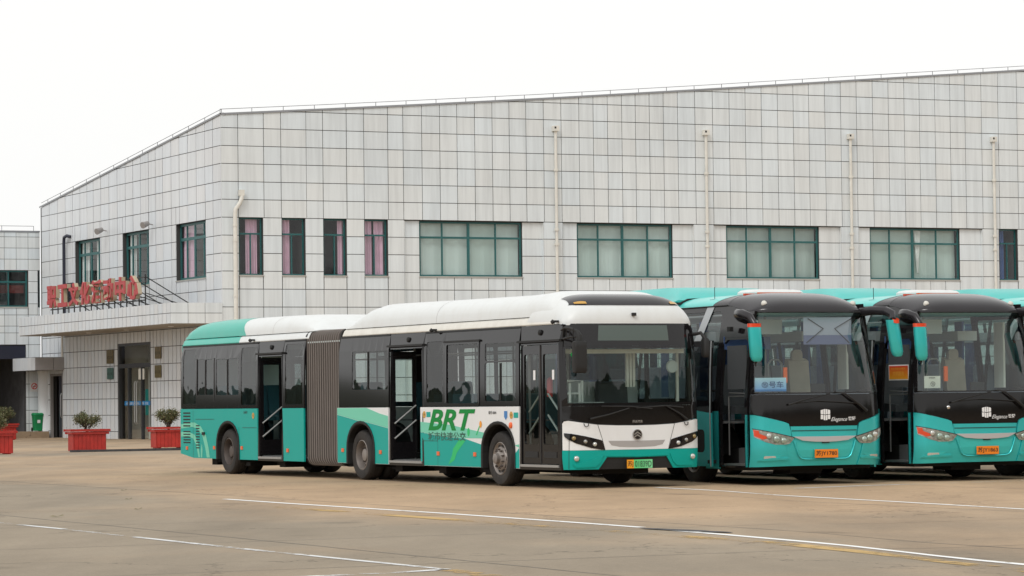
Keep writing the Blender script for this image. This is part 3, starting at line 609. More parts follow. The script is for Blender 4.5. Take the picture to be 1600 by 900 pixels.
m = MB(); m.box(.02, .14, 20.70, 20.82, 0, 2.87); m.box(.02, .14, 22.46, 22.56, 0, 2.87); m.box(.02, .14, 20.82, 22.46, 2.78, 2.87); m.build('door_frame', M['grey_panel'], sdr)
MB().box(.10, .14, 20.84, 21.5, .03, 2.78).build('door_leaf', M['dark_pipe'], sdr)
MB().box(.9, 1.0, 20.3, 23.4, 0, 3).box(.3, 1.0, 20.3, 20.4, 0, 3).box(.3, 1.0, 23.3, 23.4, 0, 3).box(.3, 1.0, 20.3, 23.4, 3, 3.1).build('lobby_wall', M['dark_room'], sdr)
MB().tube([(.06, 21.0, .9), (.02, 21.0, 1.0), (.02, 21.0, 1.9), (.06, 21.0, 2.0)], .025, 6).build('door_handle', M['steel'], sdr)
MB().lathe([(.0005, 3.05), (.38, 3.05), (.38, 2.98), (.33, 2.92), (.33, .1), (.37, .05), (.37, 0)], (-.02, 23.2, 0), 'z', 20).build('corner_column', M['tile_left'], hall, 40)
# canopy over the entrance
cn = empty('entrance_canopy'); cn.parent = hall
CX0, CS1 = -2.10, 20.25
MB().prism([(CX0, -.02), (-.032, -.02), (-.032, CS1), (CX0, CS1)], 'z', 4.60, 5.34).build('canopy_slab', M['joint'], cn)
m = MB(); n = 42
for k in range(n):
    s0 = -.02+(CS1+.02)*k/n; s1 = -.02+(CS1+.02)*(k+1)/n
    for z0, z1 in ((4.56, 4.97), (4.97, 5.38)): m.box(CX0-.03, CX0, s0+.026, s1-.026, z0+.012, z1-.012)
tag(m.build('fascia_tiling', M['tile_left'], cn), kind='stuff')
k3 = [CX0-.03, -1.42, -.72, -.0]
for a, b in zip(k3, k3[1:]):
    for z0, z1 in ((4.56, 4.97), (4.97, 5.38)): MB().box(a+.01, b-.01, -.05, -.02, z0+.01, z1-.01).build('fascia_tile', M['tile'], cn)
MB().box(CX0+.0, -.035, 0, CS1-.02, 5.345, 5.37).build('canopy_top', M['roofing'], cn)
MB().box(CX0+.02, -.035, .0, CS1-.02, 4.545, 4.597).build('soffit', M['soffit'], cn)
for s_ in (3, 8.5, 13.5, 18.5): MB().lathe([(.12, 0), (.12, -.02), (.09, -.03), (.0005, -.03)], (-1.05, s_, 4.545), 'z', 16).build('downlight', M['sign_white'], cn, 40)
pc = empty('porch_canopy'); pc.parent = hall
MB().box(-1.30, -.035, 20.42, 23.9, 3.06, 3.58).build('canopy_slab', M['joint'], pc)
m = MB()
for k in range(6): m.box(-1.33, -1.30, 20.42+k*.58+.01, 20.42+(k+1)*.58-.01, 3.04, 3.60)
tag(m.build('fascia_tiling', M['tile_left'], pc), kind='stuff')
for a, b in ((-1.33, -.50), (-.48, .0)): MB().box(a, b, 20.385, 20.42, 3.04, 3.60).build('fascia_panel', M['grey_panel'], pc)
MB().box(-1.33, -.0, 20.38, 23.9, 3.602, 3.62).build('canopy_top', M['cap'], pc)
# pipes
def pipe(x, ztop, elbow=False):
    p = empty('drain_pipe'); p.parent = hall
    if elbow:
        MB().tube([(.80, -.02, 9.62), (.80, -.12, 9.60), (.80, -.14, 9.45), (.72, -.12, 9.25), (.55, -.10, 9.02), (.53, -.10, 8.8), (.53, -.10, 0)], .085, 10).build('pipe_run', M['pipe'], p, 50)
        MB().box(.70, .90, -.20, -.02, 9.55, 9.78).build('pipe_head', M['pipe'], p)
    else:
        MB().tube([(x, -.10, ztop-.15), (x, -.10, 0)], .062, 10).build('pipe_run', M['pipe'], p, 50)
        MB().box(x-.12, x+.12, -.22, -.005, ztop-.22, ztop).build('pipe_head', M['pipe'], p); MB().box(x-.10, x-.02, -.225, -.2, ztop-.12, ztop-.04).build('pipe_outlet', M['matte'], p)
    z_ = 8.1
    for z_ in (10.8, 8.35, 7.75, 5.6): 
        if z_ < ztop: MB().lathe([(.10, 0), (.10, .10)], ((x if not elbow else .53), -.10, z_), 'z', 10).build('pipe_collar', M['pipe'], p)
pipe(.53, 9.0, True)
for x, z in ((14.53, 12.66), (21.575, 12.68), (28.665, 12.70), (36.03, 12.76)): pipe(x, z)
p = empty('drain_pipe'); p.parent = hall
MB().tube([(-.05, 19.2, 8.95), (-.16, 19.35, 9.0), (-.16, 19.75, 8.95), (-.16, 19.8, 8.7), (-.16, 19.8, 5.4)], .075, 8).build('pipe_run', M['dark_pipe'], p, 50)
p = empty('drain_pipe'); p.parent = hall
MB().tube([(-.08, 20.4, 4.55), (-.08, 20.4, 3.62)], .05, 8).build('pipe_run', M['pipe'], p, 50)
MB().box(-.04, .0, 18.9, 20.0, 5.9, 6.9).build('vent_opening', M['dark_pipe'], hall)
# things fixed to the hall
HM = Matrix.Translation((-11.284, 120.9, 0)) @ Matrix.Rotation(BYAW, 4, 'Z')
for (s_, z), lab in (((14.1, 8.93), 'small wall floodlight above and left of the middle side window'), ((8.04, 8.86), 'small wall floodlight above and right of the middle side window')):
    t = empty('floodlight', HM @ Vector((-.035, s_, z)), BYAW, lab, 'floodlight', 'floodlights on the side wall')
    MB().tube([(0, 0, 0), (-.25, 0, .05)], .025, 6).build('bracket', M['grey_panel'], t)
    MB().tube([(-.20, .04, .06), (-.48, -.10, -.04)], [.10, .14], 10).build('lamp_head', M['grey_panel'], t, 50)
for y0, y1, z0, z1, mt, lab in ((13.30, 14.18, 3.22, 3.81, 'bronze', 'brown plaque left of the entrance, the upper one'), (13.33, 14.14, 2.55, 3.04, 'plaque_green', 'grey green plaque left of the entrance, the lower one'),
                                (7.13, 7.87, 3.33, 3.82, 'bronze', 'brown plaque right of the entrance, the upper one'), (7.15, 7.90, 2.55, 3.06, 'gold', 'brassy plaque right of the entrance, the lower one')):
    t = empty('plaque', HM @ Vector((-.036, y0, z0)), BYAW, lab, 'plaque', 'plaques beside the entrance')
    MB().box(-.02, 0, 0, y1-y0, 0, z1-z0).build('plaque_face', M[mt], t)
    text_obj('plaque_text', '职工之家', M['ink'], t, lambda a, z: (-.023, -a, z), -(y1-y0)+.08, (z1-z0)*.35, .12, (y1-y0)-.16)
# rooftop sign on the canopy
sg = empty('rooftop_letter_sign', HM @ Vector((-2.0, 0, 5.37)), BYAW, 'red raised lettering 职工文化活动中心 on a black steel frame above the entrance canopy', 'sign')
chars = '职工文化活动中心'
for i, ch in enumerate(chars):
    s_left = 16.05-i*1.545
    c_ = empty('letter'); c_.parent = sg
    for ext, off, mt, bold, nm in ((.085, 0.0, 'tan', .035, 'letter_box'), (.02, -.105, 'red_letter', .04, 'letter_face')):
        vs, fs, wd = text_shape(ch, bold=bold, ext=ext)
        m = MB(); m.v = [(off-z, s_left-x*1.30/wd, .28+y*.96) for x, y, z in vs]; m.f = list(fs); m.build(nm, M[mt], c_)
m = MB()
k = 0; s_ = 3.6
while s_ < 16.3:
    m.box(.09, .13, s_, s_+.05, 0, 1.25); s_ += .77
m.box(.09, .12, 3.6, 16.2, .20, .25); m.box(.09, .12, 3.6, 16.2, 1.12, 1.16); m.build('sign_frame', M['black_steel'], sg)
s_ = 3.6
while s_ < 16.3:
    MB().tube([(.13, s_, 1.15), (1.92, s_-.35, .02)], .022, 5).build('sign_brace', M['black_steel'], sg)
    if s_ < 9: MB().tube([(.13, s_, .5), (1.6, s_-.3, .02)], .018, 5).build('sign_brace', M['black_steel'], sg)
    s_ += 1.54

# ================================================================== left wing
WY = 23.88
wing = empty('tiled_wing', HM @ Vector((0, WY, 0)), BYAW, 'low white-tiled wing with a dark garage opening at the left edge of the photo', 'building')
def fw_(a, z, o=0.0): return (a, -o, z)
def fwing(a, z, o=0.0): return (a, -o, z)
holes = [(-3.9, -.60, 5.965, 7.65), (-.13, -.02, 5.965, 7.65), (-12, -.72, -.1, 4.22)]
cols = [-.0-.02]; 
while cols[-1] > -26: cols.append(cols[-1]-(.56 if len(cols) % 4 else .74))
cols = cols[::-1]; rows_ = [9.40-.0, 9.18, 8.67, 8.16, 7.65, 7.14, 6.63, 6.12, 5.61, 5.10, 4.79, 4.25, 3.65, 3.05, 2.45, 1.85, 1.25, .65, -.1][::-1]
wt = []
for a0, a1 in zip(cols, cols[1:]):
    for z0, z1 in zip(rows_, rows_[1:]):
        rs = [(a0, a1, z0, z1)]
        for h in holes: rs = [q for r in rs for q in sub_rect(r, h)]
        for q in rs:
            if q[1]-q[0] > .05 and q[3]-q[2] > .05: wt.append(q)
m = MB(); cache2 = {}
for q in sorted(wt, key=lambda q: -q[1]):
    a0, a1, z0, z1 = q
    if a1 > -3.2 and (a1-a0)*(z1-z0) > .12 and z0 > 3.0:
        key = (round(a1-a0, 2), round(z1-z0, 2))
        if key not in cache2: cache2[key] = MB().box(.01, a1-a0-.01, 0, .028, .01, z1-z0-.01).mesh('wall_tile'); cache2[key].materials.append(M['tile'])
        o = bpy.data.objects.new('wall_tile', cache2[key]); COL.objects.link(o); o.parent = wing; o.location = (a0, -.0+random.uniform(-.002, .003), z0)
    else: m.box(a0+.01, a1-.01, random.uniform(-.002, .003), .028, z0+.01, z1-.01)
tag(m.build('wall_tiling', M['tile'], wing), kind='stuff')
panel([(-26, -.1), (-.02, -.1), (-.02, 9.38), (-26, 9.38)], [rect(h[0], h[1], max(h[2], -.05), h[3]) for h in holes], fwing, -.026, .3).build('wall', M['joint'], wing)
MB().box(-26, -.02, -.03, .2, 9.40, 9.47).build('roof_edge', M['cap'], wing)
MB().box(-26, -.02, .2, 14, 9.3, 9.36).build('roof', M['roofing'], wing)
m = MB(); x = -.3
while x > -25: m.box(x-.01, x+.01, .03, .05, 9.47, 9.68); x -= 1.5
m.tube([(-25, .04, 9.68), (-.3, .04, 9.68)], .012, 5); m.build('lightning_wire', M['wire'], wing)
window(wing, fwing, -3.89, -.61, 5.975, 7.64, [-1.49, -2.6], 7.12, [(.0, .98, 'red_cloth')] if False else [(0.0, .3, 'white_curtain')], fw=.07, depth=.10)
window(wing, fwing, -.125, -.025, 5.975, 7.64, [], 7.12, [], fw=.012, depth=.05, sill=False)
MB().box(-3.7, -.7, .35, .37, 6.62, 6.98).build('red_reflection', M['dull_red'], wing)  # red strip standing in for a reflection in the window
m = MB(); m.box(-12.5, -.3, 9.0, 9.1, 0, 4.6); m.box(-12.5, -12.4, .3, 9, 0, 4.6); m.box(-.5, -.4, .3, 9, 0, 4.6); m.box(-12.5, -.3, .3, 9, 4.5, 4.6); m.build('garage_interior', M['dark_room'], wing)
MB().box(-12, -.72, .0, .12, 3.6, 4.20).build('shutter_box', M['dark_pipe'], wing)
for x0 in (-2.75, -2.05, -4.1, -3.4): MB().box(x0, x0+.55, 8.96, 8.99, .9, 1.75).build('far_window', M['inside'], wing)
MB().box(-3.2, -2.2, 5, 6.2, .0, 1.4).build('stored_crate', M['joint'], wing)
MB().box(-8, -.1, -1.5, -.02, 0, .29).build('step_platform', M['ground'], wing)
t = empty('no_entry_sign', HM @ Vector((-.52, WY-.03, 2.10)), BYAW, 'small white sign with red prohibition ring on the garage pillar', 'sign')
MB().box(0, .36, -.02, 0, 0, .46).build('sign_board', M['sign_white'], t)
panel(disc(.18, .25, .145, 24), [disc(.18, .25, .105, 24)], lambda a, b, o: (a, -.024-o, b), 0, .004).build('prohibition_ring', M['sign_red'], t)
panel([(.10, .155), (.13, .13), (.27, .34), (.24, .37)], (), lambda a, b, o: (a, -.026-o, b), 0, .003).build('prohibition_bar', M['sign_red'], t)
MB().box(.11, .25, -.024, -.02, .23, .26).build('cigarette_symbol', M['ink'], t)
# litter bin
t = empty('wheelie_bin', HM @ Vector((-.42, WY-.75, .29)), BYAW, 'green wheeled litter bin with hinged lid by the garage pillar', 'bin')
m = MB(); m.grid([[(x, y, z) for x, y in rrect(-.21*k, .21*k, -.24*k, .24*k, .04)] for z, k in ((.03, .82), (.70, .98), (.72, 1.03), (.75, 1.03))], close=True); m.build('bin_body', M['bin_green'], t, 40)
m = MB(); m.grid([[(x, y+dy, z) for x, y in rrect(-.22*k, .22*k, -.26*k, .26*k, .05)] for z, k, dy in ((.75, 1.03, 0), (.80, 1.0, .0), (.84, .85, .02))], close=True); m.poly([(x, y+.02, .84) for x, y in rrect(-.187, .187, -.22, .22, .04)]); m.build('bin_lid', M['bin_green'], t, 40)
for x in (-.19, .19): MB().lathe([(.09, -.02), (.09, .02), (.0005, .02)], (x, .2, .09), 'x', 14).build('bin_wheel', M['matte'], t)
MB().box(-.07, .07, -.235, -.225, .38, .52).build('bin_symbol', M['white_tex'], t)

# kerb strip by the planters, its colour darkened for the shadow at its foot
o = MB().box(-12.8, 30, -21.15, -20.95, 0, .07).build('kerb_strip', M['tar']); o.matrix_world = HM; tag(o, kind='structure')

# ================================================================== planters and shrubs
def planter(loc, rz, lab, wd=.92, dp=.75, h=.60):
    t = empty('planter_box', loc, rz, lab, 'planter', 'red planter boxes in front of the hall')
    n = 8
    bd = MB().box(-wd/2, wd/2, -dp/2+.02, dp/2, .04, h).mesh('plank')
    def planks(L_, y, rot):
        pw = L_/n
        for k in range(n):
            o = MB().box(-L_/2+k*pw+.004, -L_/2+(k+1)*pw-.004, y-.022, y, .03, h+.0).build('plank', M['planter'], t)
            o.rotation_euler.z = rot; o.location.z = random.uniform(-.004, .004)
    planks(wd, -dp/2, 0); planks(wd, -dp/2, math.pi)
    planks(dp, -wd/2, -math.pi/2); planks(dp, -wd/2, math.pi/2)
    for z, e in ((h-.05, .05), (h+.035, .085)):
        for y in (-1, 1): MB().box(-wd/2-e-.05, wd/2+e+.05, y*(dp/2+e)-.022, y*(dp/2+e)+.022, z, z+.07).build('rim_rail', M['planter'], t)
        for x in (-1, 1): MB().box(x*(wd/2+e)-.022, x*(wd/2+e)+.022, -dp/2-e-.04, dp/2+e+.04, z+.002, z+.072).build('rim_rail', M['planter'], t)
    MB().box(-wd/2+.03, wd/2-.03, -dp/2+.03, dp/2-.03, .05, h-.04).build('soil', M['soil'], t)
    for x in (-1, 1): MB().box(x*wd*.4-.06, x*wd*.4+.06, -dp/2+.02, dp/2-.02, 0, .04).build('foot', M['planter'], t)
    return t
def shrub(loc, lab, hgt=.62, rad=.40, seed=1, dense=1.0, z0=.56):
    rnd = random.Random(seed)
    t = empty('potted_shrub', (loc[0], loc[1], loc[2]+z0), rnd.uniform(0, 6), lab, 'shrub', 'shrubs in the planter boxes')
    m = MB(); tips = []
    for i in range(15):
        a = rnd.uniform(0, 6.28); rr = rnd.uniform(.15, 1)**.6*rad; hh = hgt*rnd.uniform(.74, 1.0)*(1-.22*(rr/rad)**2)
        p = [(0, 0, 0), (rr*.25*math.cos(a), rr*.25*math.sin(a), hh*.35), (rr*.65*math.cos(a+.1), rr*.65*math.sin(a+.1), hh*.7), (rr*math.cos(a), rr*math.sin(a), hh)]
        m.tube(p, [.014, .010, .007, .004], 5)
        for k in range(5):
            a2 = a+rnd.uniform(-.9, .9); st = Vector(p[1+k % 2]); e = Vector((rr*rnd.uniform(.6, 1.1)*math.cos(a2), rr*rnd.uniform(.6, 1.1)*math.sin(a2), hh*rnd.uniform(.72, 1.05)))
            m.tube([st, st.lerp(e, .5)+Vector((0, 0, .02)), e], [.007, .005, .003], 4); tips.append(e)
        tips.append(Vector(p[3]))
    m.build('stems', M['twig'], t)
    for mat, fr, s0 in (('leaf', .68, 0), ('leaf_dry', .32, 1)):
        m = MB()
        for tp in tips:
            for k in range(int(26*dense*fr)):
                c = tp+Vector((rnd.gauss(0, .055), rnd.gauss(0, .055), rnd.gauss(-.03, .06))); L_ = rnd.uniform(.022, .045)
                u = Vector((rnd.gauss(0, 1), rnd.gauss(0, 1), rnd.gauss(0, .7))).normalized(); v = u.cross(Vector((rnd.gauss(0, 1), rnd.gauss(0, 1), rnd.gauss(0, 1)))).normalized()
                m.quad(c-u*L_, c+v*L_*.4, c+u*L_, c-v*L_*.4)
        m.build('foliage' if s0 == 0 else 'dry_foliage', M[mat], t)
    return t
PL = [((-13.34, 97.3, 0), 'red planter box standing left of the entrance, nearer one in the middle', 'olive shrub in the middle planter left of the entrance door', 1),
      ((-11.42, 103.0, 0), 'red planter box right of the entrance door beside the rear of the articulated bus', 'olive shrub beside the rear of the articulated bus', 2),
      ((-15.75, 94.2, 0), 'red planter box cut off at the left edge of the photo', 'olive shrub at the left edge of the photo', 3),
      ((-21.9, 133.5, 0), 'red planter box farthest back, beside the green bin', 'olive shrub in the farthest planter beside the green bin', 4)]
for loc, l1, l2, sd_ in PL:
    planter(loc, BYAW, l1, 1.02 if sd_ < 4 else .95, .55)
    shrub(loc, l2, (.70 if sd_ != 2 else .84) if sd_ != 4 else .85, .40 if sd_ != 4 else .5, sd_, 1.0 if sd_ != 4 else 1.8)
# a few dry leaves on the concrete
for i, (x, y, lab) in enumerate(((-5.97, 40.6, 'curled brown leaf lying nearest the camera on the left'), (-5.9, 47.6, 'brown leaf on the concrete left of the white line end'), (-6.6, 52.6, 'brown leaf lying farthest back on the concrete'), (-5.2, 43.0, 'tiny brown leaf between the two painted lines'))):
    t = MB(); r_ = .10 if i == 0 else .06
    t.grid([[(-r_, 0, .01), (0, -.03, .004), (r_, 0, .02)], [(-r_*.6, .05, .02), (0, .06, .006), (r_*.7, .05, .03)]]); o = t.build('fallen_leaf', M['leaf_dry']); o.location = (x, y, .003)
    tag(o, lab, 'leaf', 'dry leaves on the yard')

# ================================================================== unseen tree belt round the yard, shaped for its reflections in the glass
rnd = random.Random(11); m = MB()
bm = bmesh.new(); bmesh.ops.create_icosphere(bm, subdivisions=2, radius=1); iv = [v.co.copy() for v in bm.verts]; iff = [tuple(v.index for v in f.verts) for f in bm.faces]; bm.free()
for k in range(170):
    a = 2*math.pi*k/170; an = math.degrees(math.atan2(math.sin(a), math.cos(a)))
    near = 60 < an < 180 or an < -165  # closer, taller trees added to darken reflections in the bus fronts
    rr = rnd.uniform(125, 150) if near else rnd.uniform(215, 250)
    if -.32 < math.atan2(math.sin(a), math.cos(a)) < .42: continue      # the hall stands there
    h = rnd.uniform(9.5, 13.5) if near else rnd.uniform(2.6, 4.2); cx, cy = rr*math.sin(a), rr*math.cos(a); n = len(m.v); sx = rnd.uniform(5, 9)
    for v in iv:
        q = 1+.22*math.sin(7*v.x+k)*math.cos(6*v.y+k)*math.sin(5*v.z+2*k)+rnd.uniform(-.08, .08)
        m.v.append((cx+v.x*sx*q, cy+v.y*sx*q, h*.5+v.z*h*.62*q))
    m.f += [tuple(n+i for i in f) for f in iff]
tag(m.build('unseen_tree_belt', M['far_leaf']), kind='stuff')

# ================================================================== articulated bus
def plan(w_, c, p, W):
    u = min(abs(2*w_/W-1), 1.0); return c*(1-(1-u**p)**(1/p))
def make_maps(W, c, p, tum, lean):
    """tum(z): inward lean of each side, lean(z): backward lean of the front"""
    def side(s, z, o=0.0): return (tum(z)-o, s, z)
    def far(s, z, o=0.0): return (W-tum(z)+o, s, z)
    def front(a, z, o=0.0):
        a = min(max(a, .0005), W-.0005); e = .004
        a1, a2 = max(a-e, 0.0004), min(a+e, W-.0004)
        d = (plan(a2, c, p, W)-plan(a1, c, p, W))/(a2-a1); n = math.hypot(1, d)
        x = W/2+(a-W/2)*(1-2*tum(z)/W)
        return (x+o*d/n, plan(a, c, p, W)+lean(z)-o/n, z)
    return side, far, front

def wheel(parent, x, s, side_sign, kind, r=.465, wd=.29, zc=None):
    """one wheel; side_sign -1: outer face looks to -x"""
    zc = r if zc is None else zc; c = (x, s, zc)
    t = MB(); rr = r*.60
    prof = [(rr, .02), (rr+.02, .0), (r*.80, -.012), (r-.035, .0), (r-.008, .03), (r, .06), (r, wd-.06), (r-.03, wd), (rr, wd)]
    t.lathe(prof, c, 'x', 40, -side_sign)
    for k in (.09, .145, .20):   # tread grooves
        t.lathe([(r+.001, k-.006), (r+.006, k-.004), (r+.006, k+.004), (r+.001, k+.006)], c, 'x', 40, -side_sign)
    w_ = empty('wheel', (0, 0, 0)); w_.parent = parent
    tyre = t.build('tyre', M['rubber'], w_, 35)
    m = MB(); sg = -side_sign
    if kind == 'front':
        m.lathe([(rr+.004, .012), (rr-.008, .004), (rr-.03, .03), (rr*.78, .05), (rr*.70, .015), (rr*.50, .0), (rr*.44, -.02), (.09, -.035), (.085, -.09), (.055, -.10), (.001, -.10)], c, 'x', 36, sg)
        rim = m.build('rim', M['rim'], w_, 30)
        for k in range(10):
            h = MB(); b = MB()
            a = 2*math.pi*k/10
            cy, cz = s+rr*.745*math.cos(a), zc+rr*.745*math.sin(a)
            h.lathe([(.034, -.0), (.03, .004), (.001, .004)], (x+sg*.022, cy, cz), 'x', 10, sg)
            cy, cz = s+rr*.56*math.cos(a+.3), zc+rr*.56*math.sin(a+.3)
            b.lathe([(.016, .01), (.016, -.03), (.010, -.045), (.001, -.045)], (x, cy, cz), 'x', 6, sg)
            h.build('rim_hole', M['matte'], w_); b.build('wheel_nut', M['rim_dark'], w_)
    else:
        m.lathe([(rr+.004, .012), (rr-.012, .004), (rr-.03, .06), (rr*.90, .14), (rr*.62, .155), (rr*.55, .13), (.12, .12), (.11, .06), (.06, .05), (.001, .05)], c, 'x', 36, sg)
        m.build('rim', M['rim'] if kind == 'dual' else M['rim_dark'], w_, 30)
        for k in range(10):
            b = MB(); a = 2*math.pi*k/10; b.lathe([(.016, .16), (.016, .10), (.001, .10)], (x, s+rr*.72*math.cos(a), zc+rr*.72*math.sin(a)), 'x', 6, sg); b.build('wheel_nut', M['rim_dark'], w_)
    return w_

def seat_mesh():
    m = MB()
    m.prism([(0, 0), (.42, 0), (.45, .05), (.42, .09), (.02, .08)], 'x', 0, .43)
    m.prism([(.36, .08), (.44, .06), (.56, .62), (.54, .72), (.48, .70)], 'x', .01, .42)
    m.box(.17, .25, .12, .30, -.42, 0)
    me = m.mesh('seat', 30); return me
SEAT = seat_mesh()
def put_seats(parent, spots, mat, z):
    me = SEAT.copy(); me.materials.clear(); me.materials.append(mat)
    for x, s, zz in spots:
        o = bpy.data.objects.new('seat', me); COL.objects.link(o); o.parent = parent; o.location = (x, s, z+zz)

def lens(name, parent, mat, c, r, ax='y', depth=.02, ry=None):
    m = MB(); m.lathe([(r, .01), (r, -depth*.3), (r*.8, -depth*.8), (r*.4, -depth), (.0005, -depth)], c, ax, 16, 1)
    return m.build(name, mat, parent, 50)

def build_brt():
    root = empty('articulated_bus', (.8728, 50.3368, 0), .4593,
                 'white and teal articulated city bus with concertina joint, doors open, lettered BRT', 'bus')
    W = 2.55; C, P = .34, 3.2
    def tum(z): return .0 if z < 1.35 else .010*(z-1.35)+(.055*((z-2.3)/.4)**2 if z > 2.3 else 0)
    def lean(z): return (.07*((z-1.1)/1.6)**1.7 if z > 1.1 else (.10*((.62-z)/.3)**2*.25 if z < .62 else 0))
    side, far, front = make_maps(W, C, P, tum, lean)
    T = .035
    def arch(c_, r=.62, top=1.06):
        pts = []
        for k in range(15):
            a = math.pi*(1-k/14); pts.append((c_+r*math.cos(a), .56+(top-.56)*math.sin(a)**.9 if math.sin(a) > 0 else .56))
        return pts
    AX = {'front': 2.56, 'mid': 8.38, 'rear': 15.22}
    def lower(s0, s1, axle=None, zt=1.345, zb=.31, chamfer=False):
        pts = [(s0, zb)]
        if axle is not None:
            a = arch(axle); pts += [(a[0][0], zb)] + a + [(a[-1][0], zb)]
        pts += [(s1, zb if not chamfer else .31)] if not chamfer else [(17.25, .315), (s1, .40)]
        pts += [(s1, zt), (s0, zt)]
        return pts
    # --- lower side panels (near side)
    segs = [(1.76, 5.715, AX['front'], 'white'), (7.115, 9.49, AX['mid'], 'white'), (11.15, 12.24, None, 'teal'), (13.575, 18.02, AX['rear'], 'teal')]
    for s0, s1, ax_, col in segs:
        pl = lower(s0, s1, ax_, chamfer=(s1 > 17))
        body = panel(pl, (), side, 0, T).build('side_panel', M[col], root)
        if s1 == 5.715:
            # teal wave and mint wave over the white
            wave = [(1.775, .315), (1.925, .315)] + [q for q in arch(AX['front'], .64, 1.08)[::-1] if q[1] < .70]
        # far side panel
        panel(lower(s0, s1, ax_, chamfer=(s1 > 17)), (), far, 0, T).build('side_panel', M[col], root)
        panel(rect(s0, s1, .315, 1.0) if ax_ is None else [(s0+.01, .32), (ax_-.66, .32), (ax_-.66, .8), (s0+.01, .9)], (), far, .004).build('livery_wave', M['teal'], root)
    F_ = AX['front']; A = arch(F_, .64, 1.08)
    def archside(zcut, left):   # arch edge points below zcut on one side
        pts = [q for q in A if q[1] <= zcut and ((q[0] < F_) == left)]
        return pts
    # front section, behind the front wheel: teal wave then mint wave
    def zt_teal(s): return .875-(5.71-s)*.045 if s > 3.2 else .70
    rightarch = archside(.77, False)           # s > axle, descending
    hi = [(5.71, .90), (4.76, .82), (3.9, .80), (F_+.63, .775)]
    teal1 = [(5.71, .315), (5.71, .90), (4.76, .825), (3.9, .80)] + [q for q in A if q[0] > F_ and q[1] < .79] + [(F_+.64, .315)]
    panel(teal1, (), side, .003, 0).build('livery_wave', M['teal'], root)
    mint1 = [(5.71, .905), (5.71, 1.085), (4.47, 1.035), (3.35, .925)] + [q for q in A if q[0] > F_ and .79 < q[1] < .91] + [(3.9, .805), (4.76, .83)]
    panel(mint1, (), side, .003, 0).build('livery_wave', M['mint'], root)
    teal0 = [(1.765, .315), (1.765, .655)] + [q for q in A if q[0] < F_ and q[1] < .66][::-1] + [(F_-.64, .315)]
    panel(teal0, (), side, .003, 0).build('livery_wave', M['teal'], root)
    mint0 = [(1.765, .66), (1.765, .715)] + [q for q in A if q[0] < F_ and .60 < q[1] < .72][::-1]
    panel(mint0, (), side, .0035, 0).build('livery_wave', M['mint'], root)
    # around the mid axle
    F2 = AX['mid']; B = arch(F2, .64, 1.08)
    t2 = [(9.48, .315), (9.48, 1.215), (8.5, 1.10)] + [q for q in B][::-1][:0] + [(8.2, 1.085), (7.125, .965), (7.125, .315), (F2-.64, .315)] + B + [(F2+.64, .315)]
    panel(t2, (), side, .003, 0).build('livery_wave', M['teal'], root)
    m2 = [(9.48, 1.22), (9.48, 1.34), (8.1, 1.34), (7.5, 1.235), (7.125, 1.19), (7.125, .97), (8.2, 1.09), (8.5, 1.105)]
    panel(m2, (), side, .003, 0).build('livery_wave', M['mint'], root)
    # light curved stripes on the rear corner
    def arcband(r0, r1, a0, a1, cx, cz, ex=1.0):
        return [(cx+r1*math.cos(R(a))*ex, cz+r1*math.sin(R(a))) for a in range(a0, a1+1, 6)] + [(cx+r0*math.cos(R(a))*ex, cz+r0*math.sin(R(a))) for a in range(a1, a0-1, -6)]
    st = [(17.98, 1.02), (17.5, 1.06), (17.15, 1.06), (16.8, .98), (16.5, .80), (16.35, .55), (16.27, .33), (16.45, .33), (16.55, .55), (16.72, .80), (17.0, .93), (17.3, .97), (17.98, .93)]
    panel(st, (), side, .003, 0).build('livery_wave', M['mint'], root)
    st = [(17.98, .86), (17.5, .86), (17.15, .80), (16.95, .62), (16.85, .33), (16.95, .33), (17.06, .58), (17.25, .72), (17.55, .77), (17.98, .76)]
    panel(st, (), side, .003, 0).build('livery_wave', M['mint'], root)
    panel([(16.72, .33), (16.70, .5), (16.74, .62), (16.80, .5), (16.80, .33)], (), side, .003, 0).build('livery_wave', M['mint'], root)
    # arch trims and wells
    for n_, c_ in AX.items():
        a = arch(c_, .625, 1.065); b = arch(c_, .655, 1.10)
        rows = [[side(q[0], q[1], .018) for q in ([(a[0][0], .30)] + a + [(a[-1][0], .30)])], [side(q[0], q[1], .018) for q in ([(b[0][0], .30)] + b + [(b[-1][0], .30)])], [side(q[0], q[1], -.005) for q in ([(b[0][0], .30)] + b + [(b[-1][0], .30)])]]
        c = arch(c_, .606, 1.045); rows = [[side(q[0], q[1], -.10) for q in ([(c[0][0], .30)] + c + [(c[-1][0], .30)])], [side(q[0], q[1], .006) for q in ([(c[0][0], .30)] + c + [(c[-1][0], .30)])]] + rows
        MB().grid(rows).build('wheel_arch', M['matte'], root)
        well = MB(); rows = [[(x_, q[0], q[1]) for q in ([(a[0][0], .25)] + a + [(a[-1][0], .25)])] for x_ in (.02, .75)]
        well.grid(rows); well.poly([(.75, q[0], q[1]) for q in ([(a[0][0], .25)] + a + [(a[-1][0], .25)])]); well.build('wheel_well', M['under'], root)
        rows = [[(x_, q[0], q[1]) for q in ([(a[0][0], .25)] + a + [(a[-1][0], .25)])] for x_ in (W-.02, W-.75)]
        well = MB().grid(rows); well.build('wheel_well', M['under'], root)
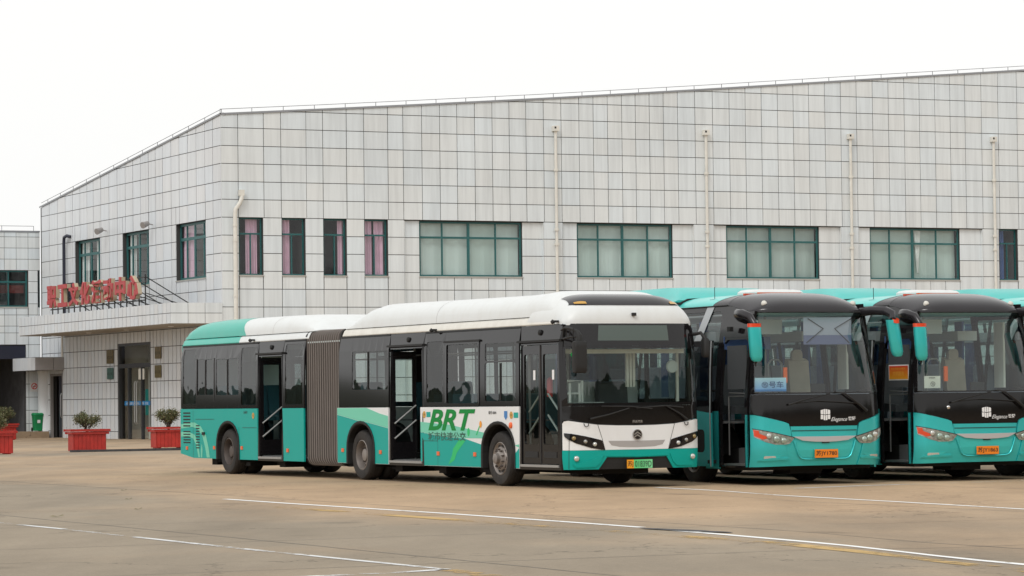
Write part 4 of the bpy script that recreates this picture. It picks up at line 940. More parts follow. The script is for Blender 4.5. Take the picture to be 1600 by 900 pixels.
    # --- window bands with holes for the glass panes
    bands = [(1.76, 5.56, [((1.90, 3.07, 1.44, 2.09), 'tint'), ((1.90, 3.06, 2.13, 2.42), 'tint_dark'), ((3.34, 4.60, 1.41, 2.43), 'tint'), ((4.78, 5.45, 1.43, 2.50), 'tint_dark')]),
             (7.10, 9.40, [((7.14, 8.02, 1.68, 2.38), 'tint_dark'), ((8.07, 8.78, 1.68, 2.39), 'tint')]),
             (11.12, 12.20, [((11.22, 12.10, 1.42, 2.60), 'tint_dark')]),
             (13.56, 17.98, [((13.66, 14.48, 1.42, 2.58), 'tint_dark'), ((14.62, 15.22, 1.63, 2.37), 'tint'), ((15.27, 15.90, 1.63, 2.37), 'tint'), ((16.05, 16.50, 1.64, 2.38), 'tint'), ((16.54, 17.0, 1.64, 2.38), 'tint_dark'), ((17.1, 17.86, 1.45, 2.60), 'tint_dark')])]
    for s0, s1, wins in bands:
        holes = [rrect(a, b, c_, d, .04) for (a, b, c_, d), _ in wins]
        for sd_, mp in (('n', side),):
            panel(rect(s0, s1, 1.352, 2.675), holes, mp, 0, .03, .3).build('window_band', M['black'], root)
            for (a, b, c_, d), g in wins:
                fr = None
                wd_ = panel(rrect(a+.004, b-.004, c_+.004, d-.004, .036), (), mp, -.006, 0, .3).build('window_pane', M[g if sd_ == 'n' else 'tint'], root)
        # thin vertical band joints
        for (a, b, c_, d), g in wins[1:]:
            if sd_:
                panel(rect(a-.028, a-.018, 1.36, 2.66), (), side, .002).build('band_joint', M['matte'], root)
        panel(rect(s0, s1, 2.655, 2.685), (), side, .012, .02).build('drip_rail', M['matte'], root)
    for s0, s1 in ((.4, 9.40), (11.12, 17.98)):      # off side: a row of large clear windows
        n = int((s1-s0)/1.45); wl = [(s0+.12+(s1-s0-.2)*k/n, s0+(s1-s0-.2)*(k+1)/n) for k in range(n)]
        panel(rect(s0, s1, 1.352, 2.675), [rrect(a, b, 1.45, 2.45, .05) for a, b in wl], far, 0, .03, .4).build('window_band', M['black'], root)
        panel([(s0, .31), (s1, .31), (s1, 1.345), (s0, 1.345)], [], far, -.04, .02).build('inner_wall', M['inside'], root)
        for a, b in wl: panel(rrect(a+.004, b-.004, 1.454, 2.446, .046), (), far, -.006, 0, .4).build('window_pane', M['clear'], root)
    # window dividers (sliding sash edges)
    for a, z0, z1 in ((2.47, 1.45, 2.08), (8.045, 1.69, 2.38), (15.245, 1.64, 2.36), (16.52, 1.65, 2.37), (16.0, 1.5, 2.4), (17.02, 1.62, 2.4)):
        panel(rect(a-.02, a+.02, z0, z1), (), side, .006, .03).build('window_divider', M['matte'], root)
    # emergency window frame
    panel(rrect(3.28, 4.66, 1.36, 2.47, .04), [rrect(3.34, 4.60, 1.41, 2.43, .04)], side, .012, .02).build('window_frame', M['black'], root)
    panel(rect(3.26, 4.70, 2.47, 2.50), (), side, .03, .03).build('drip_rail', M['matte'], root)
    # --- doors: opening frames
    def doorframe(s0, s1, zt=2.43):
        panel([(s0, .30), (s1, .30), (s1, 2.675), (s0, 2.675)], [rect(s0+.07, s1-.07, .38, zt-.04)], side, .006, .05).build('door_frame', M['black'], root)
        panel(rect(s0-.02, s1+.02, zt, zt+.035), (), side, .05, .05).build('drip_rail', M['matte'], root)
        MB().box(-.03, .5, s0+.06, s1-.06, .345, .385).build('door_sill', M['steel'], root)
    doorframe(.23, 1.74, 2.40); doorframe(5.56, 7.08, 2.44); doorframe(12.20, 13.55, 2.42)
    # front door, closed, two glazed leaves
    for a, b in ((.31, .965), (.995, 1.66)):
        lf = panel(rrect(a, b, .40, 2.35, .03), [rrect(a+.07, b-.07, .72, 2.20, .04)], side, -.012, .04).build('door_leaf', M['black'], root)
        panel(rrect(a+.072, b-.072, .722, 2.198, .04), (), side, -.03).build('door_pane', M['door_glass'], lf)
        panel(rect(a+.10, b-.10, .50, .60), (), side, -.004, .01).build('door_catch', M['matte'], lf)
        for z0, z1 in ((1.55, 1.25), (1.20, .90)) if a > .5 else ((1.25, 1.55), (.90, 1.20)):
            MB().tube([side(a+.12, z0, -.08), side(b-.12, z1, -.08)], .018, 6).build('door_rail', M['rail'], lf)
        panel(rect(a+.20, a+.28, 1.78, 1.94), (), side, -.024).build('door_sticker', M['white_tex'], lf)
    panel(rect(.966, .994, .4, 2.35), (), side, .0, .03).build('door_seal', M['rubber'], root)
    # open doors: each leaf folded inwards, dark interior and rails
    for s0, s1 in ((5.63, 7.01), (12.27, 13.48)):
        for s_, k in ((s0+.015, 1), (s1-.035, -1)):
            x1_ = .50
            fy = lambda a, b, o, s_=s_: (a, s_+.015-o, b)
            lf = panel(rect(.02, x1_, .42, 2.36), [rect(.09, x1_-.07, .72, 2.22)], fy, .015, .03).build('door_leaf', M['black'], root)
            panel(rect(.09, x1_-.07, .72, 2.22), (), fy, 0).build('door_pane', M['door_glass'], lf)
            for za, zb_ in ((1.05, 1.38), (.78, 1.11)): MB().tube([(.05, s_-.03, za), (x1_-.02, s_-.03, zb_)], .016, 6).build('door_rail', M['rail'], lf)
        for z0, z1 in ((1.02, 1.30), (.72, 1.02)):
            MB().tube([(.5, s1-.25, z0+.14), (.55, s0+.30, z1+.02)], .02, 6).build('handrail', M['rail'], root)
        MB().tube([(.9, s0+.45, .4), (.9, s0+.45, 1.45), (.9, s0+.52, 1.55), (.9, s0+.72, 1.55), (.9, s0+.8, 1.45), (.9, s0+.8, .5)], .018, 6).build('handrail', M['rail'], root)
    # --- bellows
    prof = lambda e: rrect(.07+e, W-.07-e, .24+e, 2.84-e, .16, 4)
    rows = []; n = 32
    for k in range(n+1):
        e = 0 if k % 2 else .075
        rows.append([(x, 9.42+(11.16-9.42)*k/n, z) for x, z in prof(e)])
    for k in range(1, n, 2):
        s_ = 9.42+(11.16-9.42)*k/n
        MB().grid([[(x, s_+d, z) for x, z in prof(e)] for d, e in ((-.010, .004), (-.007, -.006), (.007, -.006), (.010, .004))], close=True).build('bellows_rib', M['bellow_rib'], root)
    MB().grid(rows, close=True).build('bellows', M['bellow'], root)
    for s_ in (9.40, 11.10):
        MB().grid([[(x, s_, z) for x, z in prof(-.01)], [(x, s_+.07, z) for x, z in prof(-.01)], [(x, s_+.07, z) for x, z in prof(.08)], [(x, s_, z) for x, z in prof(.08)]], close=True).build('bellows_frame', M['matte'], root)
    # --- roof
    def roof_unit(s_list, x0, name, mat, parent=None, zb=2.83, n=5.0, q=2.4):
        rows = []
        for s_, H in s_list:
            row = []
            for k in range(25):
                u = -math.cos(math.pi*k/24); g = max(0, 1-abs(u)**n)**(1/q)
                row.append((W/2+u*(W/2-x0), s_, zb+H*g))
            rows.append(row)
        m = MB().grid(rows); m.poly([p for p in rows[0]]); m.poly([p for p in rows[-1]])
        return m.build(name, mat, root, 40)
    roof_unit([(.62, .18), (.70, .27), (.85, .36), (1.1, .425), (1.35, .435), (1.7, .415), (2.4, .405), (4.0, .415), (6.0, .43), (6.02, .432), (8.1, .45), (8.5, .40), (8.85, .28), (9.1, .14), (9.32, .05)], .12, 'roof_cover', M['white_roof'])
    roof_unit([(10.85, .04), (11.05, .18), (11.4, .30), (12.0, .36), (13.0, .375), (14.85, .385)], .12, 'roof_cover', M['white_roof'])
    for s_ in (5.25, 13.0):
        rr_ = [[(W/2-math.cos(math.pi*k/24)*(W/2-.12), s_+d, 2.83+.428*(s_ < 9 or .875)*max(0, 1-abs(math.cos(math.pi*k/24))**5)**(1/2.4)+.002) for k in range(25)] for d in (0, .012)]
        MB().grid(rr_).build('roof_joint', M['panel_grey'], root)
    # slanted joint between white and teal roof
    rows = []
    for i, (s_, H) in enumerate([(14.85, .385), (15.6, .39), (16.6, .39), (17.2, .375), (17.6, .34), (17.85, .26), (17.98, .12), (18.02, .02)]):
        row = []
        for k in range(25):
            u = -math.cos(math.pi*k/24); g = max(0, 1-abs(u)**5)**(1/2.4)
            ds = (-.42*(1-g)+.02) if i == 0 else 0
            row.append((W/2+u*(W/2-.12), s_+ds, 2.83+H*g+.002))
        rows.append(row)
    MB().grid(rows).build('roof_cover', M['teal_roof'], root, 40)
    for s0, s1, mt in ((.55, 9.33, 'cream'), (10.98, 14.70, 'white_roof'), (14.70, 18.0, 'teal_roof')):
        for f_ in (side, far):
            rows = [[f_(s_, z, o) for z, o in ((2.682, 0), (2.70, .012), (2.79, .0), (2.825, -.03), (2.835, -.10))] for s_ in [s0+(s1-s0)*k/6 for k in range(7)]]
            MB().grid(rows).build('roof_rail', M[mt], root, 40)
    # roof deck so nothing is open from above
    MB().box(.12, W-.12, .7, 9.35, 2.70, 2.74).build('roof_deck', M['white_roof'], root)
    MB().box(.12, W-.12, 11.0, 17.95, 2.70, 2.74).build('roof_deck', M['white_roof'], root)
    for s_ in (2.95, 5.9, 12.9, 14.0): pass
    def cam_pod(s_, z, w_=.16): 
        m = MB().box(-.02, .06, s_, s_+w_*.6, z+.01, z+.045); m.tube([(-.015, s_+w_*.3, z+.03), (-.05, s_+w_*.3, z+.005)], [.038, .03], 8); m.build('side_camera', M['matte'], root)
    cam_pod(5.10, 2.68, .14); cam_pod(13.82, 2.70, .14); cam_pod(.38, 2.70, .16)
    for s_ in (6.25, 1.0, 12.85):
        MB().lathe([(.05, .0), (.045, -.025), (.02, -.035), (.0005, -.035)], (tum(2.56)-.004, s_, 2.56), 'x', 12, 1).build('door_lamp', M['matte'], root, 40)
    # front cap
    def cap(u, sp, o=0.0):
        x = W/2+u*(W/2); w_ = min(max(x, .001), W-.001)
        h = (1-(1-min(sp/.95, 1))**3.4)**.46; g = max(0, 1-abs(u)**5)**.5
        z = 2.685+(.50+o)*g*h
        xx = W/2+(x-W/2)*(1-2*tum(2.7)/W)*(1-.0*h)
        return (xx, plan(w_, C, P, W)+lean(2.7)+sp-o*.7, z+.0)
    rows = [[cap(-math.cos(math.pi*k/40), .95*(i/16)**2.2) for k in range(41)] for i in range(17)]
    rows = [[(p[0], p[1], 2.66) for p in rows[0]]] + rows + [[(p[0], p[1]+.3, p[2]-.02) for p in rows[-1]]]
    MB().grid(rows).build('front_cap', M['white_roof'], root, 60)
    us = [-.86+1.72*k/24 for k in range(25)]
    def sp_at(u, z):     # distance back at which the cap reaches height z
        g = max(.05, 1-abs(u)**5)**.5; h = min(.97, (z-2.685)/(.5*g)); return .95*(1-(1-h**(1/.46))**(1/3.4))
    rows = []
    for i in range(9):
        t_ = i/8; rows.append([cap(u*(1-.10*t_), sp_at(u, 2.985)*(1-t_)+.80*t_**1.6+.0, .010) for u in us])
    MB().grid(rows).build('cap_panel', M['black_roof'], root, 60)
    for u0 in (-.72, .72):
        m = MB(); rr = [[cap(u0+du*.075, sp_at(u0+du*.075, 3.0)+(.045+.02*(1-du*du))*i, .022) for du in (-1, -.6, -.2, .2, .6, 1)] for i in range(2)]
        m.grid(rr); m.build('marker_lamp', M['amber_lamp'], root)
    MB().box(1.25, 1.31, .03, .09, 2.81, 2.86).build('front_camera', M['matte'], root)
    # --- front fascia
    fx = lambda a, z, o=0: front(a, z, o)
    CX = W/2
    def sym(pts): return pts + [(W-x, z) for x, z in pts[::-1]]
    white = sym([(.015, .625), (.015, 1.06), (.03, 1.095), (.08, 1.105), (.30, 1.07), (.56, 1.035), (.9, 1.02), (1.27, 1.015)])
    panel(white, (), fx, .0, .04, .12).build('front_panel', M['white'], root, 40)
    tealf = [(.012, .31), (.012, .622), (W-.012, .622), (W-.012, .31), (1.97, .31), (1.83, .505), (1.275, .495), (.72, .505), (.58, .31)]
    panel(tealf, (), fx, .0, .04, .12).build('front_bumper', M['teal'], root, 40)
    panel([(.58, .31), (.72, .50), (1.275, .49), (1.83, .50), (1.97, .31)], (), fx, -.02, .02, .15).build('lower_grille', M['matte'], root)
    panel([(.70, .52), (.72, .545), (1.275, .535), (1.83, .545), (1.85, .52), (1.275, .508)][::1], (), fx, .010, .01, .2).build('bumper_lip', M['teal'], root)
    # raised bumper wings
    wing = [(.14, .40), (.30, .43), (.62, .52), (.66, .55), (.60, .42), (.52, .35), (.2, .34)]
    for q in (wing, mirp(wing, W)): panel(q, (), fx, .014, .014, .1).build('bumper_wing', M['teal'], root, 40)
    blk = sym([(.012, 1.352), (.012, 1.075), (.03, 1.11), (.08, 1.12), (.30, 1.085), (.56, 1.05), (.9, 1.035), (1.27, 1.03)])
    panel([(.012, 1.34), (.012, 1.10)] + [(x, z) for x, z in [(.05, 1.115), (.10, 1.118), (.30, 1.085), (.56, 1.05), (.9, 1.035), (1.275, 1.03), (1.65, 1.035), (1.99, 1.05), (2.25, 1.085), (2.45, 1.118), (2.5, 1.115), (2.538, 1.10), (2.538, 1.34)]], (), fx, -.004, .03, .12).build('windscreen_mask', M['black_front'], root, 50)
    panel(sym([(.012, 2.315), (.012, 2.685)]), (), fx, .0, .03, .12).build('header_panel', M['black'], root, 50)
    panel(sym([(.012, 1.342), (.012, 2.313)]), [sym([(.07, 1.40), (.05, 2.27)]) if False else [(.075, 1.39), (2.475, 1.39), (2.49, 2.28), (.06, 2.28)]], fx, -.003, .03, .12).build('windscreen_surround', M['black'], root, 50)
    panel([(.07, 1.385), (2.48, 1.385), (2.495, 2.285), (.055, 2.285)], (), fx, -.006, 0, .10).build('windscreen', M['clear'], root, 60)
    panel(rect(.60, 1.93, 2.405, 2.655), (), fx, .004, .004, .15).build('destination_display', M['display'], root)
    # headlights
    hl = [(.03, .905), (.12, .895), (.35, .85), (.60, .79), (.635, .775), (.68, .625), (.62, .63), (.44, .66), (.20, .735), (.08, .80), (.035, .85)]
    for q, sgn in ((hl, 1), (mirp(hl, W), -1)):
        h = panel(q, (), fx, .010, .02, .1).build('headlight', M['black'], root, 40)
        for a, z, rr_, mm in ((.50, .72, .036, 'lens'), (.34, .765, .034, 'lens_dark'), (.16, .82, .034, 'amber_dim')):
            aa = a if sgn > 0 else W-a
            p = fx(aa, z, .012); lens('headlight_lens', h, M[mm], p, rr_, 'y', .03)
        aa = .20 if sgn > 0 else W-.20
        lens('fog_lamp', root, M['lens'], fx(aa, .49, .016), .045, 'y', .025)
    # grille strip
    g_ = [(.745, .772), (.80, .70), (.95, .672), (1.275, .66), (1.60, .672), (1.75, .70), (1.80, .772), (1.275, .765)]
    panel(g_, (), fx, .004, .004, .2).build('grille_strip', M['panel_grey'], root)
    for q in ([(.555, 1.035), (.565, 1.035), (.645, .79), (.69, .625), (.682, .625), (.637, .79)],):
        for qq in (q, mirp(q, W)): panel(qq, (), fx, .002).build('panel_joint', M['matte'], root)
    panel([(.09, .32), (.096, .32), (.096, .88), (.09, .88)], (), fx, .002).build('panel_joint', M['matte'], root)
    # emblem: ring with two chevrons
    e = empty('emblem'); e.parent = root
    panel(disc(1.275, .865, .088, 24), [disc(1.275, .865, .074, 24)], fx, .022, .02).build('emblem_ring', M['badge'], e)
    panel(disc(1.275, .865, .074, 24), (), fx, .010, .01).build('emblem_disc', M['black'], e)
    for dz in (.022, -.022):
        panel([(1.215, .835+dz), (1.275, .872+dz), (1.335, .835+dz), (1.335, .855+dz), (1.275, .895+dz), (1.215, .855+dz)], (), fx, .018, .008).build('emblem_chevron', M['badge'], e)
    T0 = lambda a, z: fx(a, z, .006)
    text_obj('front_lettering', '开沃汽车', M['badge'], root, T0, 1.19, 1.055, .05, .19, bold=.02)
    # number plate
    pl = empty('number_plate'); pl.parent = root
    py = -.035
    MB().box(1.185, 1.53, py-.012, py, .318, .458).build('plate_face', M['plate_green'], pl)
    MB().box(1.06, 1.185, py-.012, py, .318, .458).build('plate_face', M['plate_yellow'], pl)
    FP = lambda a, z: (a, py-.015, z)
    text_obj('plate_text', '苏J', M['ink'], pl, FP, 1.072, .337, .10, .10, bold=.004); text_obj('plate_text', '01839D', M['ink'], pl, FP, 1.205, .337, .10, .305, bold=.006)
    MB().box(.15, W-.15, .40, .46, 2.20, 2.27).build('header_lining', M['cream'], root)
    # wipers
    for pts in ([(.42, 1.13), (.75, 1.20), (1.12, 1.30)], [(2.22, 1.10), (2.05, 1.21), (1.80, 1.335)]):
        MB().tube([fx(a, z, .04) for a, z in pts], [.020, .014, .010], 6).build('wiper_arm', M['matte'], root)
    for pts in ([(.62, 1.335), (1.15, 1.325), (1.55, 1.285)], [(1.25, 1.30), (1.8, 1.33), (2.15, 1.30)]):
        MB().tube([fx(a, z, .03) for a, z in pts], .012, 6).build('wiper_blade', M['matte'], root)
    for a in (.36, 2.22):
        MB().tube([fx(a-.04, 1.06, .01), fx(a-.03, 1.02, .02), fx(a, 1.005, .02), fx(a+.03, 1.02, .02), fx(a+.04, 1.06, .01)], .007, 5).build('washer_hose', M['matte'], root)
    # mirrors
    mr = empty('door_mirror'); mr.parent = root
    m = MB(); m.grid([[(.045+a*.5, -.36+b*.5, z) for a, b in rrect(-.22, .22, -.13, .13, .06, 3)] for a0, z in ()] or [[(.045+x, -.36+y, z) for x, y in rrect(-.112*k, .112*k, -.07*k, .07*k, .03*k, 3)] for z, k in ((1.875, .75), (1.89, .95), (2.0, 1), (2.3, 1), (2.375, .96), (2.395, .7))], close=True)
    m.poly([(.045+x, -.36+y, 1.875) for x, y in rrect(-.084, .084, -.05, .05, .02, 3)]); m.poly([(.045+x, -.36+y, 2.395) for x, y in rrect(-.08, .08, -.05, .05, .02, 3)])
    m.build('mirror_housing', M['matte'], mr, 50)
    MB().box(-.045, .135, -.285, -.280, 1.93, 2.33).build('mirror_glass', M['chrome'], mr)
    MB().tube([(.055, .28, 2.58), (.0, .05, 2.615), (-.01, -.15, 2.60), (.03, -.33, 2.545), (.045, -.36, 2.48), (.045, -.36, 2.38)], [.02, .022, .024, .03, .05, .055], 8).build('mirror_arm', M['matte'], mr, 50)
    MB().tube([(.055, .30, 2.44), (.02, .10, 2.44), (.0, -.12, 2.46), (.03, -.30, 2.46)], .018, 6).build('mirror_arm', M['matte'], mr, 50)
    for k in range(4):
        y = .2-.14*k; MB().tube([(.03-.01*k, y, 2.44), (.02-.01*k, y-.05, 2.60)], .008, 5).build('mirror_brace', M['matte'], mr)
    mr = empty('door_mirror'); mr.parent = root
    MB().grid([[(2.62+x, .06+y, z) for x, y in rrect(-.055*k, .055*k, -.07*k, .07*k, .03*k, 3)] for z, k in ((2.12, .6), (2.15, .95), (2.2, 1), (2.40, 1), (2.44, .6))], close=True).build('mirror_housing', M['matte'], mr, 50)
    MB().tube([(2.48, .3, 2.50), (2.57, .12, 2.53), (2.62, .06, 2.43)], [.03, .03, .035], 8).build('mirror_arm', M['matte'], mr, 50)
    # small side lights and stickers
    for s_, z in ((17.62, .52), (16.0, .54), (14.43, .55), (11.97, .52), (9.22, .55), (7.47, .53), (4.96, .53), (3.47, .53)):
        MB().box(-.016, 0, s_-.05, s_+.05, z-.035, z+.035).build('side_marker', M['orange'], root)
    MB().lathe([(.055, 0), (.05, -.02), (.0005, -.03)], (-.002, 2.07, 1.03), 'x', 14, 1).build('turn_signal', M['orange'], root, 40)
    for s_, z in ((5.54, 1.215), (2.05, 1.20), (13.80, 1.20)):
        panel(disc(s_, z, .062, 16), [disc(s_, z, .022, 12)], side, .006, .004).build('round_sticker', M['gold_round'], root)
        panel(disc(s_, z, .021, 12), (), side, .004).build('round_sticker', M['bronze'], root)
        if s_ < 13: panel(rect(s_-.26, s_-.09, z-.045, z+.045), (), side, .004).build('label_sticker', M['teal'], root)
    panel([(2.32, 1.27), (2.20, 1.27), (2.20, 1.17), (2.26, 1.12), (2.32, 1.17)], (), side, .005).build('shield_sticker', M['shield'], root)
    SF = lambda s_, z: side(-s_, z, .0065)      # reading direction runs towards the front
    text_obj('brt_lettering', 'BRT', M['green'], root, SF, -5.37, .935, .37, 1.93, bold=.028, shear=.30)
    text_obj('chinese_lettering', '城市快速公交', M['grey_print'], root, SF, -5.38, .755, .155, 1.55, bold=.016)
    text_obj('side_number', '编号 8004', M['ink'], root, SF, -2.92, 1.215, .06, .30, bold=.01)
    text_obj('side_number', '01839', M['ink'], root, SF, -14.32, 1.245, .05, .20, bold=.01)
    for q, mm in (([(4.1, .78), (3.85, .76), (4.2, .55), (4.3, .42), (4.55, .34), (4.40, .50), (4.35, .62)], 'lime'), ([(3.95, .55), (3.88, .62), (4.12, .38), (4.18, .33)], 'lime'), ([(3.43, .86), (3.38, .86), (3.26, 1.02), (3.29, 1.02)], 'lime'), (disc(3.72, .91, .05, 12, .075), 'lime'), (disc(3.24, 1.045, .05, 12, .06), 'plate_yellow')):
        panel(q, (), side, .005).build('leaf_print', M[mm], root)
    # service flaps and vents
    for a, b, z in ((4.98, 5.62, .745), (13.60, 14.40, .955), (16.0, 17.1, 1.125)):
        panel(rect(a, b, z, z+.008), (), side, .0045).build('flap_joint', M['ink'], root)
    for a, z0, z1 in ((17.24, .32, 1.34), (5.63, .32, .745), (4.98, .32, .745), (14.62-.03, .32, .98)):
        panel(rect(a, a+.008, z0, z1), (), side, .0045).build('flap_joint', M['ink'], root)
    for k in range(5): panel(rect(17.42, 17.84, 1.245-k*.068, 1.275-k*.068), (), side, .005, .004).build('vent_slot', M['matte'], root)
    for k in range(5): panel(rect(17.42, 17.84, .855-k*.058, .88-k*.058), (), side, .005, .004).build('vent_slot', M['matte'], root)
    for k in range(9): panel(rect(16.87, 17.08, .98-k*.058, 1.005-k*.058), (), side, .005, .004).build('vent_slot', M['matte'], root)
    MB().box(-.03, .01, 16.55, 16.68, .80, .86).build('fuel_flap_catch', M['matte'], root)
    # wheels
    for s_, k in ((2.70, 'front'), (8.55, 'dual'), (15.42, 'rear')):
        pass
    wheel(root, .07, 2.66, -1, 'front'); wheel(root, W-.07, 2.66, 1, 'front')
    wheel(root, .07, 8.52, -1, 'dual'); wheel(root, W-.07, 8.52, 1, 'dual'); wheel(root, .42, 8.52, -1, 'dual'); wheel(root, W-.42, 8.52, 1, 'dual')
    wheel(root, .07, 15.38, -1, 'rear'); wheel(root, W-.07, 15.38, 1, 'rear'); wheel(root, .42, 15.38, -1, 'rear'); wheel(root, W-.42, 15.38, 1, 'rear')
    # rear wall, chassis, floor, interior
    MB().prism([(.02, .42), (W-.02, .42), (W-.06, 2.70), (.06, 2.70)], 'y', 17.98, 18.03).build('rear_panel', M['teal'], root)
    ch = MB(); ch.box(.8, 1.75, .5, 9.4, .22, .50); ch.box(.8, 1.75, 11.1, 17.9, .24, .50); ch.box(.05, W-.05, .42, 2.0, .30, .36); ch.box(.05, W-.05, 3.25, 7.7, .30, .36); ch.box(.05, W-.05, 11.2, 14.5, .31, .37); ch.box(.1, W-.1, 16.1, 17.9, .36, .5)
    for s_ in (2.66, 8.52, 15.38): ch.tube([(.2, s_, .46), (W-.2, s_, .46)], .10, 8)
    for k in range(22):
        s_ = 3.4+k*.63
        if not 8 < s_ < 11.2: ch.box(.3+.2*(k % 3), 1.2+.3*(k % 2), s_, s_+.3, .17+.03*(k % 3), .32)
    ch.build('chassis', M['under'], root)
    fl = MB()
    for a, b in ((.55, 1.95), (3.25, 7.72), (9.05, 9.4), (11.1, 14.6), (16.0, 17.9)): fl.box(.06, W-.06, a, b, .375, .40)
    for a, b in ((1.95, 3.25), (7.72, 9.05), (14.6, 16.0)): fl.box(.76, W-.76, a, b, .375, .40); fl.box(.04, .76, a, b, 1.10, 1.12); fl.box(W-.76, W-.04, a, b, 1.10, 1.12)
    fl.build('interior_floor', M['floor_in'], root)
    MB().box(.08, W-.08, .5, 17.9, 2.60, 2.63).build('interior_ceiling', M['inside'], root)
    MB().box(.05, W-.05, 17.90, 17.93, .4, 2.6).build('rear_lining', M['inside'], root)
    d = MB(); d.prism([(.40, 1.02), (.42, 1.30), (.60, 1.36), (.95, 1.24), (1.0, 1.0)], 'x', .9, W-.12); d.box(.12, .9, .36, .44, .8, 1.34); d.build('dashboard', M['inside_dark'], root, 30)
    st_ = MB(); st_.lathe([(.21, 0), (.225, .012), (.21, .024), (.195, .012), (.21, 0)], (1.85, 1.05, 1.30), 'z', 20); st_.tube([(1.85, 1.05, 1.3), (1.85, .95, 1.05)], .04, 6); st_.box(1.65, 2.05, 1.03, 1.07, 1.29, 1.31)
    st_.build('steering_wheel', M['matte'], root)
    ds = MB(); ds.prism([(1.35, .85), (1.85, .85), (1.9, .95), (2.0, 1.6), (1.97, 1.75), (1.85, 1.7), (1.78, 1.0), (1.35, .98)], 'x', 1.55, 2.1); ds.box(1.65, 2.0, 1.4, 1.8, .4, .85); ds.build('driver_seat', M['inside_dark'], root, 30)
    MB().box(1.05, 1.10, 2.05, 2.10, .4, 2.55).build('handrail', M['rail'], root)
    MB().box(1.15, 2.45, 2.12, 2.15, .5, 1.75).build('driver_partition', M['inside'], root)
    MB().prism(rrect(1.25, 2.35, 1.78, 2.45, .08), 'y', 2.12, 2.14).build('partition_glass', M['tint'], root)
    for a in (.62, .80): MB().tube([(a, 1.1, .4), (a, 1.1, 1.72)], .022, 6).build('handrail', M['rail_in'], root)
    MB().tube([(.50, 1.1, .4), (.50, 1.1, 1.66), (.56, 1.1, 1.76), (.85, 1.1, 1.76), (.85, 1.1, .4)], .022, 6).build('handrail', M['rail_in'], root)
    MB().tube([(.50, 1.1, 1.55), (.85, 1.1, 1.55)], .018, 6).build('handrail', M['rail_in'], root)
    MB().tube([(.25, 1.85, .4), (.25, 1.85, 2.6)], .02, 6).build('handrail', M['rail'], root)
    for a in (1.50, 1.56, 1.62): MB().box(a, a+.045, .75, .80, 1.65, 2.25).build('rolled_blind', M['cream'], root)
    MB().box(2.38, 2.42, .62, .66, 1.4, 2.2).build('pillar_rail', M['cream'], root)
    MB().box(.14, .95, .52, .55, 1.39, 1.405).build('dashboard_edge', M['rail'], root)
    MB().lathe([(.11, 0), (.10, .03), (.0005, .035)], (2.25, .55, 1.98), 'y', 20, -1).build('driver_fan', M['inside'], root, 40)
    MB().lathe([(.05, 0), (.05, .28), (.02, .32), (.0005, .33)], (.50, 1.6, 1.5), 'z', 12).build('fire_extinguisher', M['red_cloth'], root, 40)
    for a in (.16, .2): panel(disc(a+.02, 2.18, .045, 14), (), fx, .004).build('door_sticker', M['green'], root); break
    spots = []
    for k in range(5): spots += [(.12, 3.3+k*.78, 0.5), (1.98, 3.3+k*.78, .5), (1.52, 3.3+k*.78, .5)]
    for k in range(2): spots += [(.12, 8.1+k*.7, .75), (1.98, 8.1+k*.7, .75), (1.52, 8.1+k*.7, .75)]
    for k in range(5): spots += [(.12, 14.0+k*.75, .75), (.58, 14.0+k*.75, .75), (1.98, 12.2+k*.95, .6), (1.52, 14.0+k*.75, .75)]
    put_seats(root, [(x, s_, z-.05) for x, s_, z in spots if not 5.4 < s_ < 7.1 or x > 1], M['seat'], .4)
    for s_ in (3.2, 4.7, 7.3, 9.0, 11.6, 13.7, 15.5, 17.0):
        MB().tube([(.62, s_, .4), (.62, s_, 2.6)], .018, 6).build('handrail', M['rail'], root)
    for x in (.75, 1.8):
        MB().tube([(x, 2.4, 2.3), (x, 9.3, 2.3)], .016, 6).build('handrail', M['rail'], root); MB().tube([(x, 11.2, 2.3), (x, 17.6, 2.3)], .016, 6).build('handrail', M['rail'], root)
    # yellow-green safety sign card inside the mid doorway
    MB().box(.94, .95, 12.6, 12.78, 1.62, 1.82).build('safety_card', M['sign_red'], root)
    return root
BRT = build_brt()

# ================================================================== touring coaches
def copy_tree(o, parent=None):
    c = o.copy(); COL.objects.link(c)
    if parent is not None: c.parent = parent
    for ch in list(o.children): copy_tree(ch, c)
    return c

CW = 2.5
def c_tum(z): return 0 if z < 1.25 else .18*((z-1.25)/1.7)**1.5
def c_lean(z):
    if z > 1.2: return .25*((z-1.2)/1.73)**1.5
    if z < .62: return .05*((.62-z)/.3)**1.5
    return 0.0
c_side, c_far, c_front = make_maps(CW, .45, 2.6, c_tum, c_lean)

